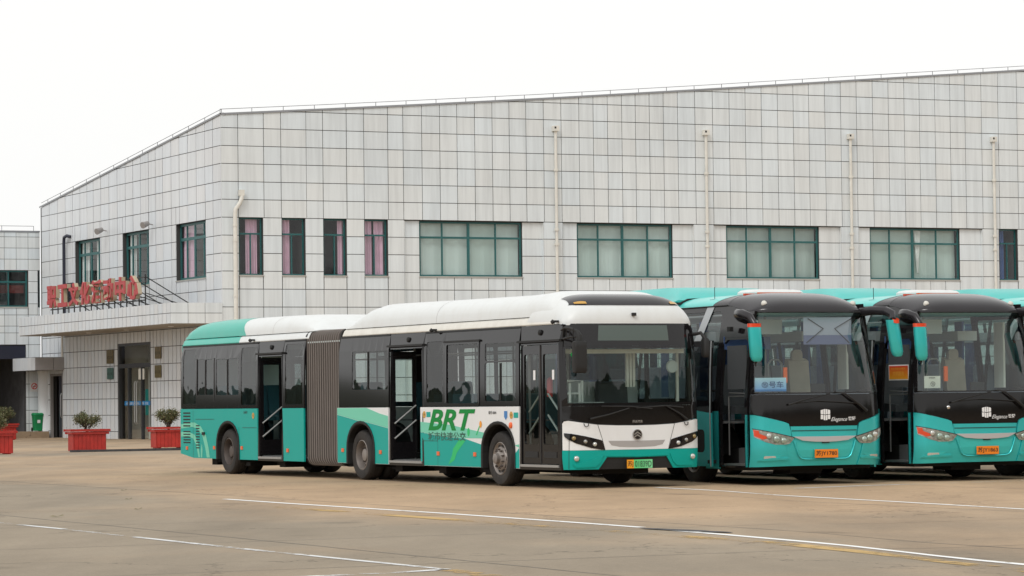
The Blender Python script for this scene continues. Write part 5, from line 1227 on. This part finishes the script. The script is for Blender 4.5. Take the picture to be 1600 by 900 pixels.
def build_coach():
    root = empty('touring_coach', (4.093, 51.792, 0), R(24))
    W = CW; L = 9.6; fx = c_front; T = .035
    def sym(pts): return pts + [(W-x, z) for x, z in pts[::-1]]
    # lower front: corner shells, centre panel, bumper
    cor = [(.012, .31), (.60, .325), (.50, .69), (.62, .78), (.60, .92), (.57, 1.03), (.50, 1.06), (.25, 1.125), (.05, 1.18), (.012, 1.185)]
    for q in (cor, mirp(cor, W)): panel(q, (), fx, .012, .05, .09).build('front_corner_panel', M['coach'], root, 35)
    cen = sym([(.606, .325), (.508, .69), (.64, .78), (.612, .92), (.606, .985)])
    panel(cen, (), fx, -.008, .04, .1).build('front_panel', M['coach'], root, 35)
    panel(sym([(.63, .905), (.625, .918)]), (), fx, .0, .01, .2).build('panel_joint', M['matte'], root)
    # raised lip round the plate recess
    lip = [(.66, .74), (.70, .62), (.745, .50), (.79, .455), (.86, .435), (1.25, .425)]
    p = lip + [(W-x, z) for x, z in lip[::-1][1:]]
    MB().tube([fx(a, z, .006) for a, z in p], .016, 6).build('bumper_lip', M['coach'], root, 60)
    panel([(.72, .58)] + [(.80, .47), (1.25, .45), (1.70, .47), (1.78, .58), (1.79, .72), (.71, .72)], (), fx, -.002, .0, .2).build('plate_recess', M['coach_ac'], root)
    ch = [(.645, .815), (1.25, .81), (1.855, .815), (1.80, .79), (1.68, .745), (1.45, .725), (1.25, .72), (1.05, .725), (.82, .745), (.70, .79)]
    panel(ch, (), fx, .022, .03, .15).build('chrome_strip', M['satin'], root, 40)
    panel(rect(1.18, 1.32, .70, .718), (), fx, .015, .02).build('bonnet_catch', M['matte'], root)
    # bumper sculpt ridge and fog lamp recess
    for mirror in (0, 1):
        mm = (lambda q: mirp(q, W)) if mirror else (lambda q: q)
        panel(mm([(.08, .41), (.55, .43), (.56, .46), (.30, .465), (.12, .44)]), (), fx, .035, .03, .1).build('bumper_ridge', M['coach'], root, 35)
        fg = panel(mm([(.14, .435), (.17, .495), (.40, .505), (.50, .515), (.38, .44)]), (), fx, .018, .01, .1).build('fog_lamp', M['coach_ac'], root)
        panel(mm(rrect(.17, .35, .44, .495, .02)), (), fx, .030, .02, .1).build('fog_lens', M['lens'], fg, 40)
        h = panel(mm([(.035, .945), (.10, .93), (.35, .87), (.64, .80), (.655, .785), (.58, .70), (.50, .685), (.34, .685), (.19, .73), (.045, .81)]), (), fx, .018, .02, .08).build('headlight', M['lens_dark'], root, 40)
        panel(mm([(.04, .935), (.10, .92), (.11, .87), (.20, .825), (.22, .79), (.15, .775), (.05, .83)]), (), fx, .026, .008, .08).build('turn_lens', M['red_lens' if not mirror else 'lens'], h, 40)
        for a, z, r_ in ((.24, .83, .045), (.36, .775, .055), (.48, .75, .05)):
            aa = W-a if mirror else a
            lens('headlight_lens', h, M['lens'], fx(aa, z, .024), r_, 'y', .022)
        panel(mm([(.29, .865), (.60, .792), (.60, .76), (.52, .705), (.36, .70), (.28, .74)]), (), fx, .055, .0, .08).build('headlight_cover', M['clear'], h, 40)
        panel(mm([(.025, .96), (.65, .812), (.67, .79), (.66, .78), (.645, .80), (.03, .945)]), (), fx, .016, .004, .1).build('headlight_trim', M['matte'], h)
    # mask, windscreen, dome
    mk = sym([(.012, 1.52), (.012, 1.195), (.05, 1.19), (.25, 1.135), (.50, 1.07), (.575, 1.04), (.605, .99)])
    panel(mk, (), fx, -.004, .04, .1).build('windscreen_mask', M['black_front'], root, 50)
    panel(sym([(.012, 1.525), (.012, 2.925)]), [[(.045, 1.555), (W-.045, 1.555), (W-.04, 2.915), (.04, 2.915)]], fx, -.003, .03, .12).build('windscreen_surround', M['black'], root, 50)
    panel([(.042, 1.55), (W-.042, 1.55), (W-.037, 2.918), (.037, 2.918)], (), fx, -.008, 0, .1).build('windscreen', M['coach_glass'], root, 60)
    panel([(.05, 2.83), (W-.05, 2.83), (W-.045, 2.91), (.045, 2.91)], (), fx, -.003, 0, .1).build('tinted_band', M['tint_band'], root, 60)
    def zseam(y): q = min(max((y-.55)/.9, 0), 1); return 2.935+.12*q*q*(3-2*q)
    def dome(u, sp):
        x = W/2+u*W/2; w_ = min(max(x, .001), W-.001)
        h = (1-(1-min(sp/1.3, 1))**2.6)**.52; g = max(0, 1-abs(u)**3.4)**.5
        xx = W/2+(x-W/2)*(1-2*c_tum(2.93)/W)
        y = plan(w_, .45, 2.6, W)+c_lean(2.93)+sp; zb = zseam(y)
        return (xx, y, zb+(3.27-zb)*g*h)
    rows = [[dome(-math.cos(math.pi*k/40), 1.15*(i/14)**2.0) for k in range(41)] for i in range(15)]
    rows = [[(p_[0], p_[1], 2.91) for p_ in rows[0]]] + rows
    MB().grid(rows).build('front_dome', M['black_roof'], root, 70)
    MB().tube([(p_[0], p_[1]-.004, p_[2]) for p_ in rows[0]], .010, 5).build('dome_seal', M['matte'], root)
    # roof lamp buttons on the dome
    for u0 in (-.80, .80):
        p_ = dome(u0, .14); m = MB(); m.lathe([(.055, 0), (.05, -.02), (.0005, -.035)], (p_[0], p_[1]-.01, p_[2]+.0), 'y', 14, 1); m.build('marker_lamp', M['cream'], root, 60)
    # roof loft
    def roofrow(s_, H=.215, zb=3.055, tt=None):
        row = []
        for k in range(33):
            u = -math.cos(math.pi*k/32); g = max(0, 1-abs(u)**3.4)**.5
            row.append((W/2+u*(W/2-c_tum(2.93)), s_, zb+H*g))
        return row
    rows = []
    for i, s_ in enumerate((1.55, 2.2, 3.2, 5, 7, 9, 9.3, 9.5, 9.6)):
        r_ = roofrow(s_, .215 if s_ < 9.1 else .215*math.sqrt(max(.05, 1-((s_-9)/.62)**2)))
        if i == 0:   # slanting colour edge: the black runs further back low on the side
            r_ = [(x, 1.95-.55*((z-3.055)/.215)**1.5, z+.003) for x, y, z in r_]
        rows.append(r_)
    MB().grid(rows).build('roof', M['coach_roof'], root, 60)
    rows = [roofrow(s_, .213) for s_ in (1.35, 1.6, 2.0)]
    MB().grid(rows).build('roof_black_section', M['black_roof'], root, 60)
    MB().tube([roofrow(s_)[0] for s_ in (1.4, 2, 5, 9.4)], .012, 5).build('roof_seam', M['matte'], root)
    # air conditioning fairing, hatch, red marker strip, aerial
    rows = []
    for s_, z, e in ((3.25, 3.22, .22), (3.45, 3.34, .28), (3.75, 3.45, .36), (4.3, 3.475, .38), (7.0, 3.475, .38), (7.6, 3.40, .36), (8.1, 3.22, .3)):
        rows.append([(e-.15, s_, 3.17), (e-.05, s_, (z+3.2)/2), (e+.10, s_, z-.012), (e+.5, s_, z), (W-e-.5, s_, z), (W-e-.10, s_, z-.012), (W-e+.05, s_, (z+3.2)/2), (W-e+.15, s_, 3.17)])
    MB().grid(rows).poly(rows[0]).build('air_conditioner', M['coach_ac'], root, 35)
    MB().prism([(.12, 3.13), (W-.12, 3.13), (W-.35, 3.235), (W/2, 3.285), (.35, 3.235)], 'y', 3.20, 3.25).build('fairing_gap', M['matte'], root)
    MB().grid([[(x, y, z) for x, y in rrect(.62+e, 1.75-e, 1.50+e, 1.95-e, .1)] for z, e in ((3.24, 0), (3.29, .0), (3.325, .04), (3.34, .12), (3.345, .2))], close=True).build('roof_hatch', M['white_roof'], root)
    m = MB(); m.prism(rrect(.50, .72, 1.40, 1.46, .02), 'z', 3.22, 3.262); m.build('marker_strip', M['red_lens'], root); MB().prism(rrect(.75, 1.6, 1.36, 1.42, .02), 'z', 3.26, 3.28).build('marker_strip', M['orange'], root)
    MB().tube([(.35, 2.2, 3.18), (.35, 2.2, 3.40)], .006, 5).box(.30, .40, 2.12, 2.28, 3.16, 3.185).build('aerial', M['matte'], root)
    # near side
    panel([(.44, .31), (.50, .31), (.50, 1.185), (.44, 1.185)], (), c_side, .006, .03).build('front_corner_panel', M['coach'], root)
    AXF, AXR = 2.55, 7.4
    def arch(c_, r=.60, top=1.02): return [(c_+r*math.cos(math.pi*(1-k/12)), .5+(top-.5)*math.sin(math.pi*(1-k/12))) for k in range(13)]
    def low(s0):
        a, b = arch(AXF) if s0 < AXF else [], arch(AXR)
        pts = [(s0, .27)]
        if s0 < 1.95: pts += [(AXF-.6, .27)] + arch(AXF) + [(AXF+.6, .27)]
        return pts + [(AXR-.6, .27)] + b + [(AXR+.6, .27), (L, .35), (L, 1.25), (s0, 1.25)]
    panel(low(1.47), (), c_side, 0, T).build('side_panel', M['coach'], root)
    panel(low(.47), (), c_far, 0, T).build('side_panel', M['coach'], root)
    for mp, s0 in ((c_side, 1.47), (c_far, .47)):
        wins = []
        s_ = s0+.13
        while s_ < L-.4: wins.append((s_, min(s_+1.45, L-.15), 1.42, 2.96)); s_ += 1.52
        if mp is c_far: wins[0] = (.62, 1.95, 1.35, 2.80)
        panel(rect(s0, L, 1.253, 3.055), [rrect(*q, .06) for q in wins], mp, 0, .03, .35).build('window_band', M['black'], root)
        for q in wins: panel(rrect(q[0]+.004, q[1]-.004, q[2]+.004, q[3]-.004, .056), (), mp, -.006, 0, .35).build('window_pane', M['tint' if mp is c_side else 'clear'], root)
    # quarter panel above and around the doorway
    def arcdoor(): return [(.47, .29), (1.46, .29), (1.46, 2.93), (.47, 2.93)]
    panel([(.44, .30), (1.465, .30), (1.465, 2.93), (.44, 2.93)], [[(.53, .33), (1.40, .33), (1.40, 2.40), (1.30, 2.46), (.62, 2.46), (.53, 2.40)]], c_side, 0, .05, .3).build('door_frame', M['black'], root)
    panel([(.42, 2.50), (1.47, 2.50), (1.47, 3.05), (1.20, 3.03), (.85, 2.955), (.6, 2.92), (.46, 2.80)], (), c_side, .006, .03, .2).build('quarter_panel', M['black'], root)
    MB().box(-.02, .05, .97, 1.07, 2.60, 2.68).build('side_camera', M['matte'], root)
    # silver diagonal stripe
    panel([(1.90, 3.045), (2.16, 3.045), (2.62, 2.30), (2.38, 2.30)], (), c_side, .010, .005, .2).build('silver_stripe', M['silver'], root)
    # opened door leaf, standing outboard and slid back
    dl = empty('door_leaf'); dl.parent = root
    LX = -.13
    def df(s_, z, o=0.0): return (c_tum(z)*.7+LX-o, s_, z)
    panel([(1.50, .31), (2.46, .31), (2.46, 1.30), (1.52, 1.22)], (), df, 0, .04, .3).build('door_skin', M['coach'], dl)
    panel([(1.52, 1.225), (2.46, 1.305), (2.46, 2.46), (1.56, 2.46)], [[(1.62, 1.42), (2.38, 1.48), (2.38, 2.36), (1.66, 2.36)]], df, 0, .04, .3).build('door_window_frame', M['black'], dl)
    panel([(1.62, 1.42), (2.38, 1.48), (2.38, 2.36), (1.66, 2.36)], (), df, -.01, 0, .3).build('door_pane', M['tint_dark'], dl)
    panel(rrect(1.74, 2.30, .55, .94, .08), (), df, .006, .01).build('door_reflection', M['matte'], dl)  # dark rounded patch painted on the leaf as a reflection
    panel(rrect(2.08, 2.22, 1.02, 1.12, .02), (), df, .008, .01).build('door_handle', M['matte'], dl)
    MB().tube([df(1.50, .31, .01), df(1.505, 1.2, .012), df(1.54, 2.0, .012), df(1.56, 2.45, .01)], .011, 6).build('door_edge_trim', M['silver'], dl)
    MB().box(-.15, .1, 1.56, 1.60, .36, .42).build('door_hinge', M['matte'], dl)
    for z in (.5, 1.6): MB().tube([(LX+.03, 1.9, z), (.1, 1.5, z)], .02, 6).build('door_arm', M['matte'], dl)
    # doorway interior
    MB().box(.06, .9, .56, 1.40, .30, .36).build('door_step', M['steel'], root)
    MB().box(.35, .9, .56, 1.40, .36, .62).build('door_step', M['floor_in'], root)
    MB().box(.62, 1.0, .56, 1.40, .62, .90).build('door_step', M['floor_in'], root)
    MB().box(.95, 1.0, .5, 1.45, .8, 1.50).build('engine_cover', M['inside_dark'], root)
    for pts in ([(.14, 1.34, .5), (.14, 1.34, 1.5), (.14, .62, 1.5)], [(.30, 1.0, .45), (.30, 1.0, 1.2)], [(.13, 1.30, 1.56), (.13, .60, 1.54)]):
        MB().tube(pts, .014, 6).build('handrail', M['rail_dark'], root)
    MB().box(.10, .12, .62, 1.30, 1.62, 2.36).build('door_inner_panel', M['inside_dark'], root)
    # mirrors
    m1 = empty('door_mirror'); m1.parent = root
    MB().tube([(.20, .75, 2.80), (-.10, .45, 2.85), (-.30, .15, 2.87), (-.32, -.05, 2.865), (-.27, -.22, 2.81), (-.238, -.30, 2.68)], [.09, .10, .09, .08, .075, .07], 10, .8).build('mirror_arm', M['black_roof'], m1, 60)
    def head(cx, cy, tx, z1, z0, ang=0):
        rows = []
        for t_, k in ((0, .98), (.1, 1.0), (.5, 1.0), (.85, .95), (.95, .80), (1.0, .5)):
            z = z1+(z0-z1)*t_; c0 = cx+tx*t_
            rows.append([(c0+.122*k*math.cos(a)*.98, cy+.085*k*math.sin(a), z) for a in [2*math.pi*j/16 for j in range(16)]])
        return MB().grid(rows, close=True).poly(rows[-1]).poly(rows[0])
    head(-.235, -.30, .035, 2.64, 2.07).build('mirror_housing', M['coach'], m1, 60)
    MB().grid([[( -.237+.124*math.cos(a), -.30+.087*math.sin(a), z) for a in [2*math.pi*j/16 for j in range(16)]] for z in (2.64, 2.70)], close=True).build('mirror_band', M['red_lens'], m1, 60)
    MB().tube([(-.20, -.26, 2.08), (-.19, -.25, 1.99)], [.03, .005], 6).build('mirror_tip', M['matte'], m1)
    m2 = empty('door_mirror'); m2.parent = root
    MB().tube([(2.22, .62, 2.90), (2.36, .30, 2.935), (2.46, .0, 2.92), (2.50, -.15, 2.86), (2.47, -.20, 2.77)], [.08, .08, .08, .075, .07], 10, .75).build('mirror_arm', M['black_roof'], m2, 60)
    head(2.465, -.20, .10, 2.76, 2.14).build('mirror_housing', M['coach'], m2, 60)
    MB().grid([[(2.50+.06*math.cos(a), -.26+.06*math.sin(a), z+.02*math.sin(a)) for a in [2*math.pi*j/12 for j in range(12)]] for z in (2.72, 2.78)], close=True).build('mirror_band', M['red_lens'], m2, 60)
    # dark shape behind the windscreen, standing in for the outer mirror's reflection
    MB().tube([(2.10, .42, 2.80), (1.98, .40, 2.70), (1.95, .38, 2.5), (1.98, .34, 2.25), (2.02, .30, 1.95)], [.03, .05, .06, .085, .04], 8, .7).build('mirror_reflection', M['matte'], root, 60)
    # wipers
    MB().tube([fx(a, z, .05) for a, z in ((2.06, 1.23), (1.88, 1.36), (1.64, 1.52), (1.42, 1.555))], [.028, .024, .014, .01], 6).build('wiper_arm', M['matte'], root)
    MB().tube([fx(a, z, .035) for a, z in ((.72, 1.38), (1.1, 1.41), (1.5, 1.39), (1.9, 1.36))], .012, 6).build('wiper_blade', M['matte'], root)
    MB().tube([fx(a, z, .045) for a, z in ((.56, 1.35), (.80, 1.42), (1.2, 1.50), (1.45, 1.555))], [.02, .014, .01, .01], 6).build('wiper_arm', M['matte'], root)
    # emblem: domed tile mark and script
    e = empty('emblem'); e.parent = root
    fe = lambda a, z, o=0: fx(a, z, o)
    for q in ([(1.165, 1.19), (1.165, 1.25), (1.21, 1.262), (1.212, 1.185), (1.19, 1.18)], [(1.22, 1.185), (1.22, 1.264), (1.25, 1.268), (1.25, 1.175)], [(1.26, 1.175), (1.26, 1.268), (1.29, 1.264), (1.29, 1.185)], [(1.298, 1.185), (1.30, 1.262), (1.345, 1.25), (1.345, 1.19), (1.32, 1.18)],
              [(1.165, 1.10), (1.165, 1.178), (1.19, 1.17), (1.21, 1.175), (1.21, 1.10)], [(1.22, 1.085), (1.22, 1.17), (1.25, 1.165), (1.25, 1.082)], [(1.26, 1.082), (1.26, 1.165), (1.29, 1.17), (1.29, 1.085)], [(1.30, 1.10), (1.30, 1.175), (1.32, 1.17), (1.345, 1.178), (1.345, 1.10)]):
        panel(q, (), fe, .008, .006).build('emblem_tile', M['white_tex'], e)
    T0 = lambda a, z: fx(a, z, .008)
    text_obj('front_lettering', 'Elegance', M['white_tex'], root, T0, 1.36, 1.045, .085, .32, shear=.45)
    text_obj('front_lettering', '世轩', M['white_tex'], root, T0, 1.70, 1.07, .07, .15, bold=.02)
    pl = empty('number_plate'); pl.parent = root
    MB().box(1.03, 1.47, -.035, -.02, .455, .595).build('plate_face', M['plate_orange'], pl)
    # wheels
    for s_, k in ((AXF, 'front'), (AXR, 'dual')):
        wheel(root, .06, s_, -1, k, .48, .29, .475); wheel(root, W-.06, s_, 1, k, .48, .29, .475)
    for s_ in (AXF, AXR):
        a = arch(s_, .60, 1.02)
        for x0, x1 in ((.03, .7), (W-.03, W-.7)): MB().grid([[(x_, q[0], q[1]) for q in a] for x_ in (x0, x1)]).build('wheel_well', M['under'], root)
    # interior and underbody
    ch = MB(); ch.box(.1, W-.1, .5, 1.9, .25, .32); ch.box(.5, W-.5, 1.5, 9.4, .24, .6); ch.box(.06, W-.06, 3.3, 6.7, .30, .8); ch.box(.1, W-.1, 8.1, 9.4, .36, .8)
    for s_ in (AXF, AXR): ch.tube([(.2, s_, .46), (W-.2, s_, .46)], .10, 8)
    ch.box(.9, 1.5, .6, 1.2, .18, .27); ch.build('chassis', M['under'], root)
    MB().box(.05, W-.05, 1.45, 9.5, 1.04, 1.08).build('interior_floor', M['floor_in'], root)
    MB().box(.95, W-.05, .5, 1.45, .72, .78).build('interior_floor', M['floor_in'], root)
    MB().box(.2, W-.2, .75, 9.5, 2.88, 2.91).build('interior_ceiling', M['coach_lining'], root)
    for x0, x1 in ((.2, .6), (W-.6, W-.2)): MB().box(x0, x1, 1.9, 9.4, 2.45, 2.62).build('luggage_rack', M['coach_lining'], root)
    MB().prism([(.02, .36), (W-.02, .36), (W-.2, 2.95), (.2, 2.95)], 'y', L-.03, L+.01).build('rear_panel', M['coach'], root)
    d = MB(); d.prism([(.36, 1.2), (.38, 1.50), (.55, 1.55), (.95, 1.45), (1.0, 1.0)], 'x', .75, W-.12); d.prism([(.36, 1.2), (.38, 1.50), (.50, 1.53), (.6, 1.2)], 'x', .1, .75); d.build('dashboard', M['seat_grey'], root, 30)
    st_ = MB(); st_.lathe([(.22, 0), (.235, .012), (.22, .024), (.205, .012), (.22, 0)], (1.80, 1.0, 1.52), 'z', 20); st_.tube([(1.80, 1.0, 1.52), (1.80, .9, 1.2)], .04, 6); st_.box(1.59, 2.02, .98, 1.02, 1.51, 1.53); st_.build('steering_wheel', M['matte'], root)
    ds = MB(); ds.prism([(1.35, 1.15), (1.80, 1.15), (1.85, 1.25), (1.98, 2.0), (1.95, 2.15), (1.83, 2.1), (1.74, 1.3), (1.35, 1.27)], 'x', 1.58, 1.98); ds.prism(rrect(1.68, 1.88, 2.02, 2.30, .07), 'y', 1.86, 1.93); ds.build('driver_seat', M['seat_tan'], root, 30)
    MB().box(1.35, 1.62, .62, .66, 1.55, 1.70).build('dash_monitor', M['matte'], root)
    MB().box(.86, .93, .70, .73, 1.72, 1.98).build('pennant', M['orange'], root)
    MB().box(.1, 1.0, 1.40, 1.42, 2.30, 2.52).build('partition_panel', M['blue_curtain'], root)
    ds = MB(); ds.prism([(1.5, 1.2), (1.95, 1.2), (2.0, 1.3), (2.1, 1.95), (2.02, 2.05), (1.9, 1.35), (1.5, 1.32)], 'x', .35, .75); ds.build('guide_seat', M['inside_dark'], root, 30)
    spots = []
    for k in range(8): spots += [(.22, 2.5+k*.80, 0), (.68, 2.5+k*.80, 0), (1.42, 2.5+k*.80, 0), (1.86, 2.5+k*.80, 0)]
    put_seats(root, spots, M['seat_grey'], 1.32)
    for k in range(5):
        for x in (.24, W-.24):
            MB().box(x-.02, x+.02, 2.3+k*1.5, 2.55+k*1.5, 1.5, 2.8).build('curtain', M['blue_curtain'], root)
    MB().tube([(1.0, 1.6, .9), (1.0, 1.6, 2.88)], .02, 6).build('handrail', M['rail'], root)
    MB().tube([(1.0, 1.5, 1.55), (1.0, 1.5, 2.05), (1.06, 1.5, 2.12), (1.2, 1.5, 2.12), (1.26, 1.5, 2.05), (1.26, 1.5, 1.4)], .018, 6).build('handrail', M['rail'], root)
    MB().box(.5, .95, .9, .93, 2.55, 2.80).build('sun_blind', M['inside'], root)
    MB().box(2.2, 2.24, .9, 1.2, 1.6, 2.75).build('pillar_trim', M['cream'], root)
    return root

coach1 = build_coach()
SPC = 3.180
cw = Vector((math.cos(R(24)), math.sin(R(24)), 0))
coach2 = copy_tree(coach1); coach2.location = Vector(coach1.location)+cw*SPC
coach3 = copy_tree(coach1); coach3.location = Vector(coach1.location)+cw*SPC*2.0
GZ = -.03
def at(coach, a, s_, z): return None
for c_, lab, num in ((coach1, 'turquoise touring coach with black windscreen mask, nearest the articulated bus, plate ending 1780', '苏JY1780'),
                     (coach2, 'turquoise touring coach, second from the articulated bus, plate ending 1863', '苏JY1863'),
                     (coach3, 'turquoise touring coach cut off at the right edge of the photo', None)):
    tag(c_, lab, 'coach', 'turquoise coaches parked side by side'); c_.location.z = GZ
    if num:
        pl = [k for k in c_.children if k.name.startswith('number_plate')][0]
        text_obj('plate_text', num, M['ink'], pl, lambda a, z: (a, -.038, z), 1.05, .478, .095, .40, bold=.012)
p_ = c_front(.52, 1.27, .004); lens('front_sensor', coach2, M['chrome'], p_, .035, 'y', .02)
# things lying behind the windscreens
def card(name, coach, label, cat, x0, x1, z0, z1, y, mat, lean_=0.0, rim_=None):
    t = empty(name, coach.matrix_basis @ Vector((x0, y, z0)), coach.rotation_euler.z, label, cat)
    MB().box(0, x1-x0, 0, .008, 0, z1-z0).build('card', mat, t)
    return t
s1 = card('route_card', coach1, 'blue card with numbered route lettering behind the windscreen of the first coach', 'sign', .07, .62, 1.57, 1.80, .30, M['blue_sign'])
s1.parent = None
s1.rotation_euler.z = R(24-18); s1.location = coach1.matrix_basis @ Vector((.10, .36, 1.575))
FB = lambda a, z: (a, -.004, z)
text_obj('card_text', '⑮号车', M['navy'], s1, FB, .13, .06, .11, .37, bold=.015)
MB().box(0, .55, -.003, 0, 0, .035).build('card_band', M['shield'], s1)
s2 = card('paper_notice', coach2, 'white paper notice propped behind the windscreen of the second coach', 'notice', .16, .45, 1.59, 1.80, .30, M['paper'])
s2.rotation_euler.z = R(24-12); s2.location = coach2.matrix_basis @ Vector((.20, .29, 1.60))
text_obj('notice_text', '⑬', M['ink'], s2, FB, .11, .03, .085, None, bold=0.0)
text_obj('notice_text', '车辆编号', M['ink'], s2, FB, .08, .165, .028, None)
s3 = empty('framed_poster', coach2.matrix_basis @ Vector((.095, 1.29, 1.745)), R(24-90), 'orange and red framed poster hanging in the doorway of the second coach', 'poster')
MB().box(0, .66, 0, .01, 0, .27).build('poster_frame', M['sign_white'], s3)
MB().box(.02, .64, -.004, 0, .02, .25).build('poster_print', M['poster'], s3)
text_obj('poster_text', '文明服务', M['poster_ink'], s3, lambda a, z: (a, -.006, z), .14, .075, .08, .38, bold=.01)
text_obj('poster_text', '安全驾驶优质服务', M['poster_ink'], s3, lambda a, z: (a, -.006, z), .09, .18, .04, .48)
# folded sunshade behind the first coach's windscreen
s4 = empty('folded_sunshade', coach1.matrix_basis @ Vector((1.03, .30, 2.36)), R(24), 'lilac grey folded sunshade hanging behind the windscreen of the first coach', 'sunshade')
MB().box(0, .93, 0, .01, .16, .46).build('shade_cloth', M['shade'], s4); MB().box(0, .93, -.002, .012, 0, .158).build('shade_cloth', M['shade_low'], s4)
for pts in ([(.08, .44), (.38, .27), (.05, .03)], [(.93, .44), (.60, .27), (.88, .03)]):
    MB().tube([(a, -.008, z) for a, z in pts], .008, 5).build('shade_wire', M['matte'], s4)
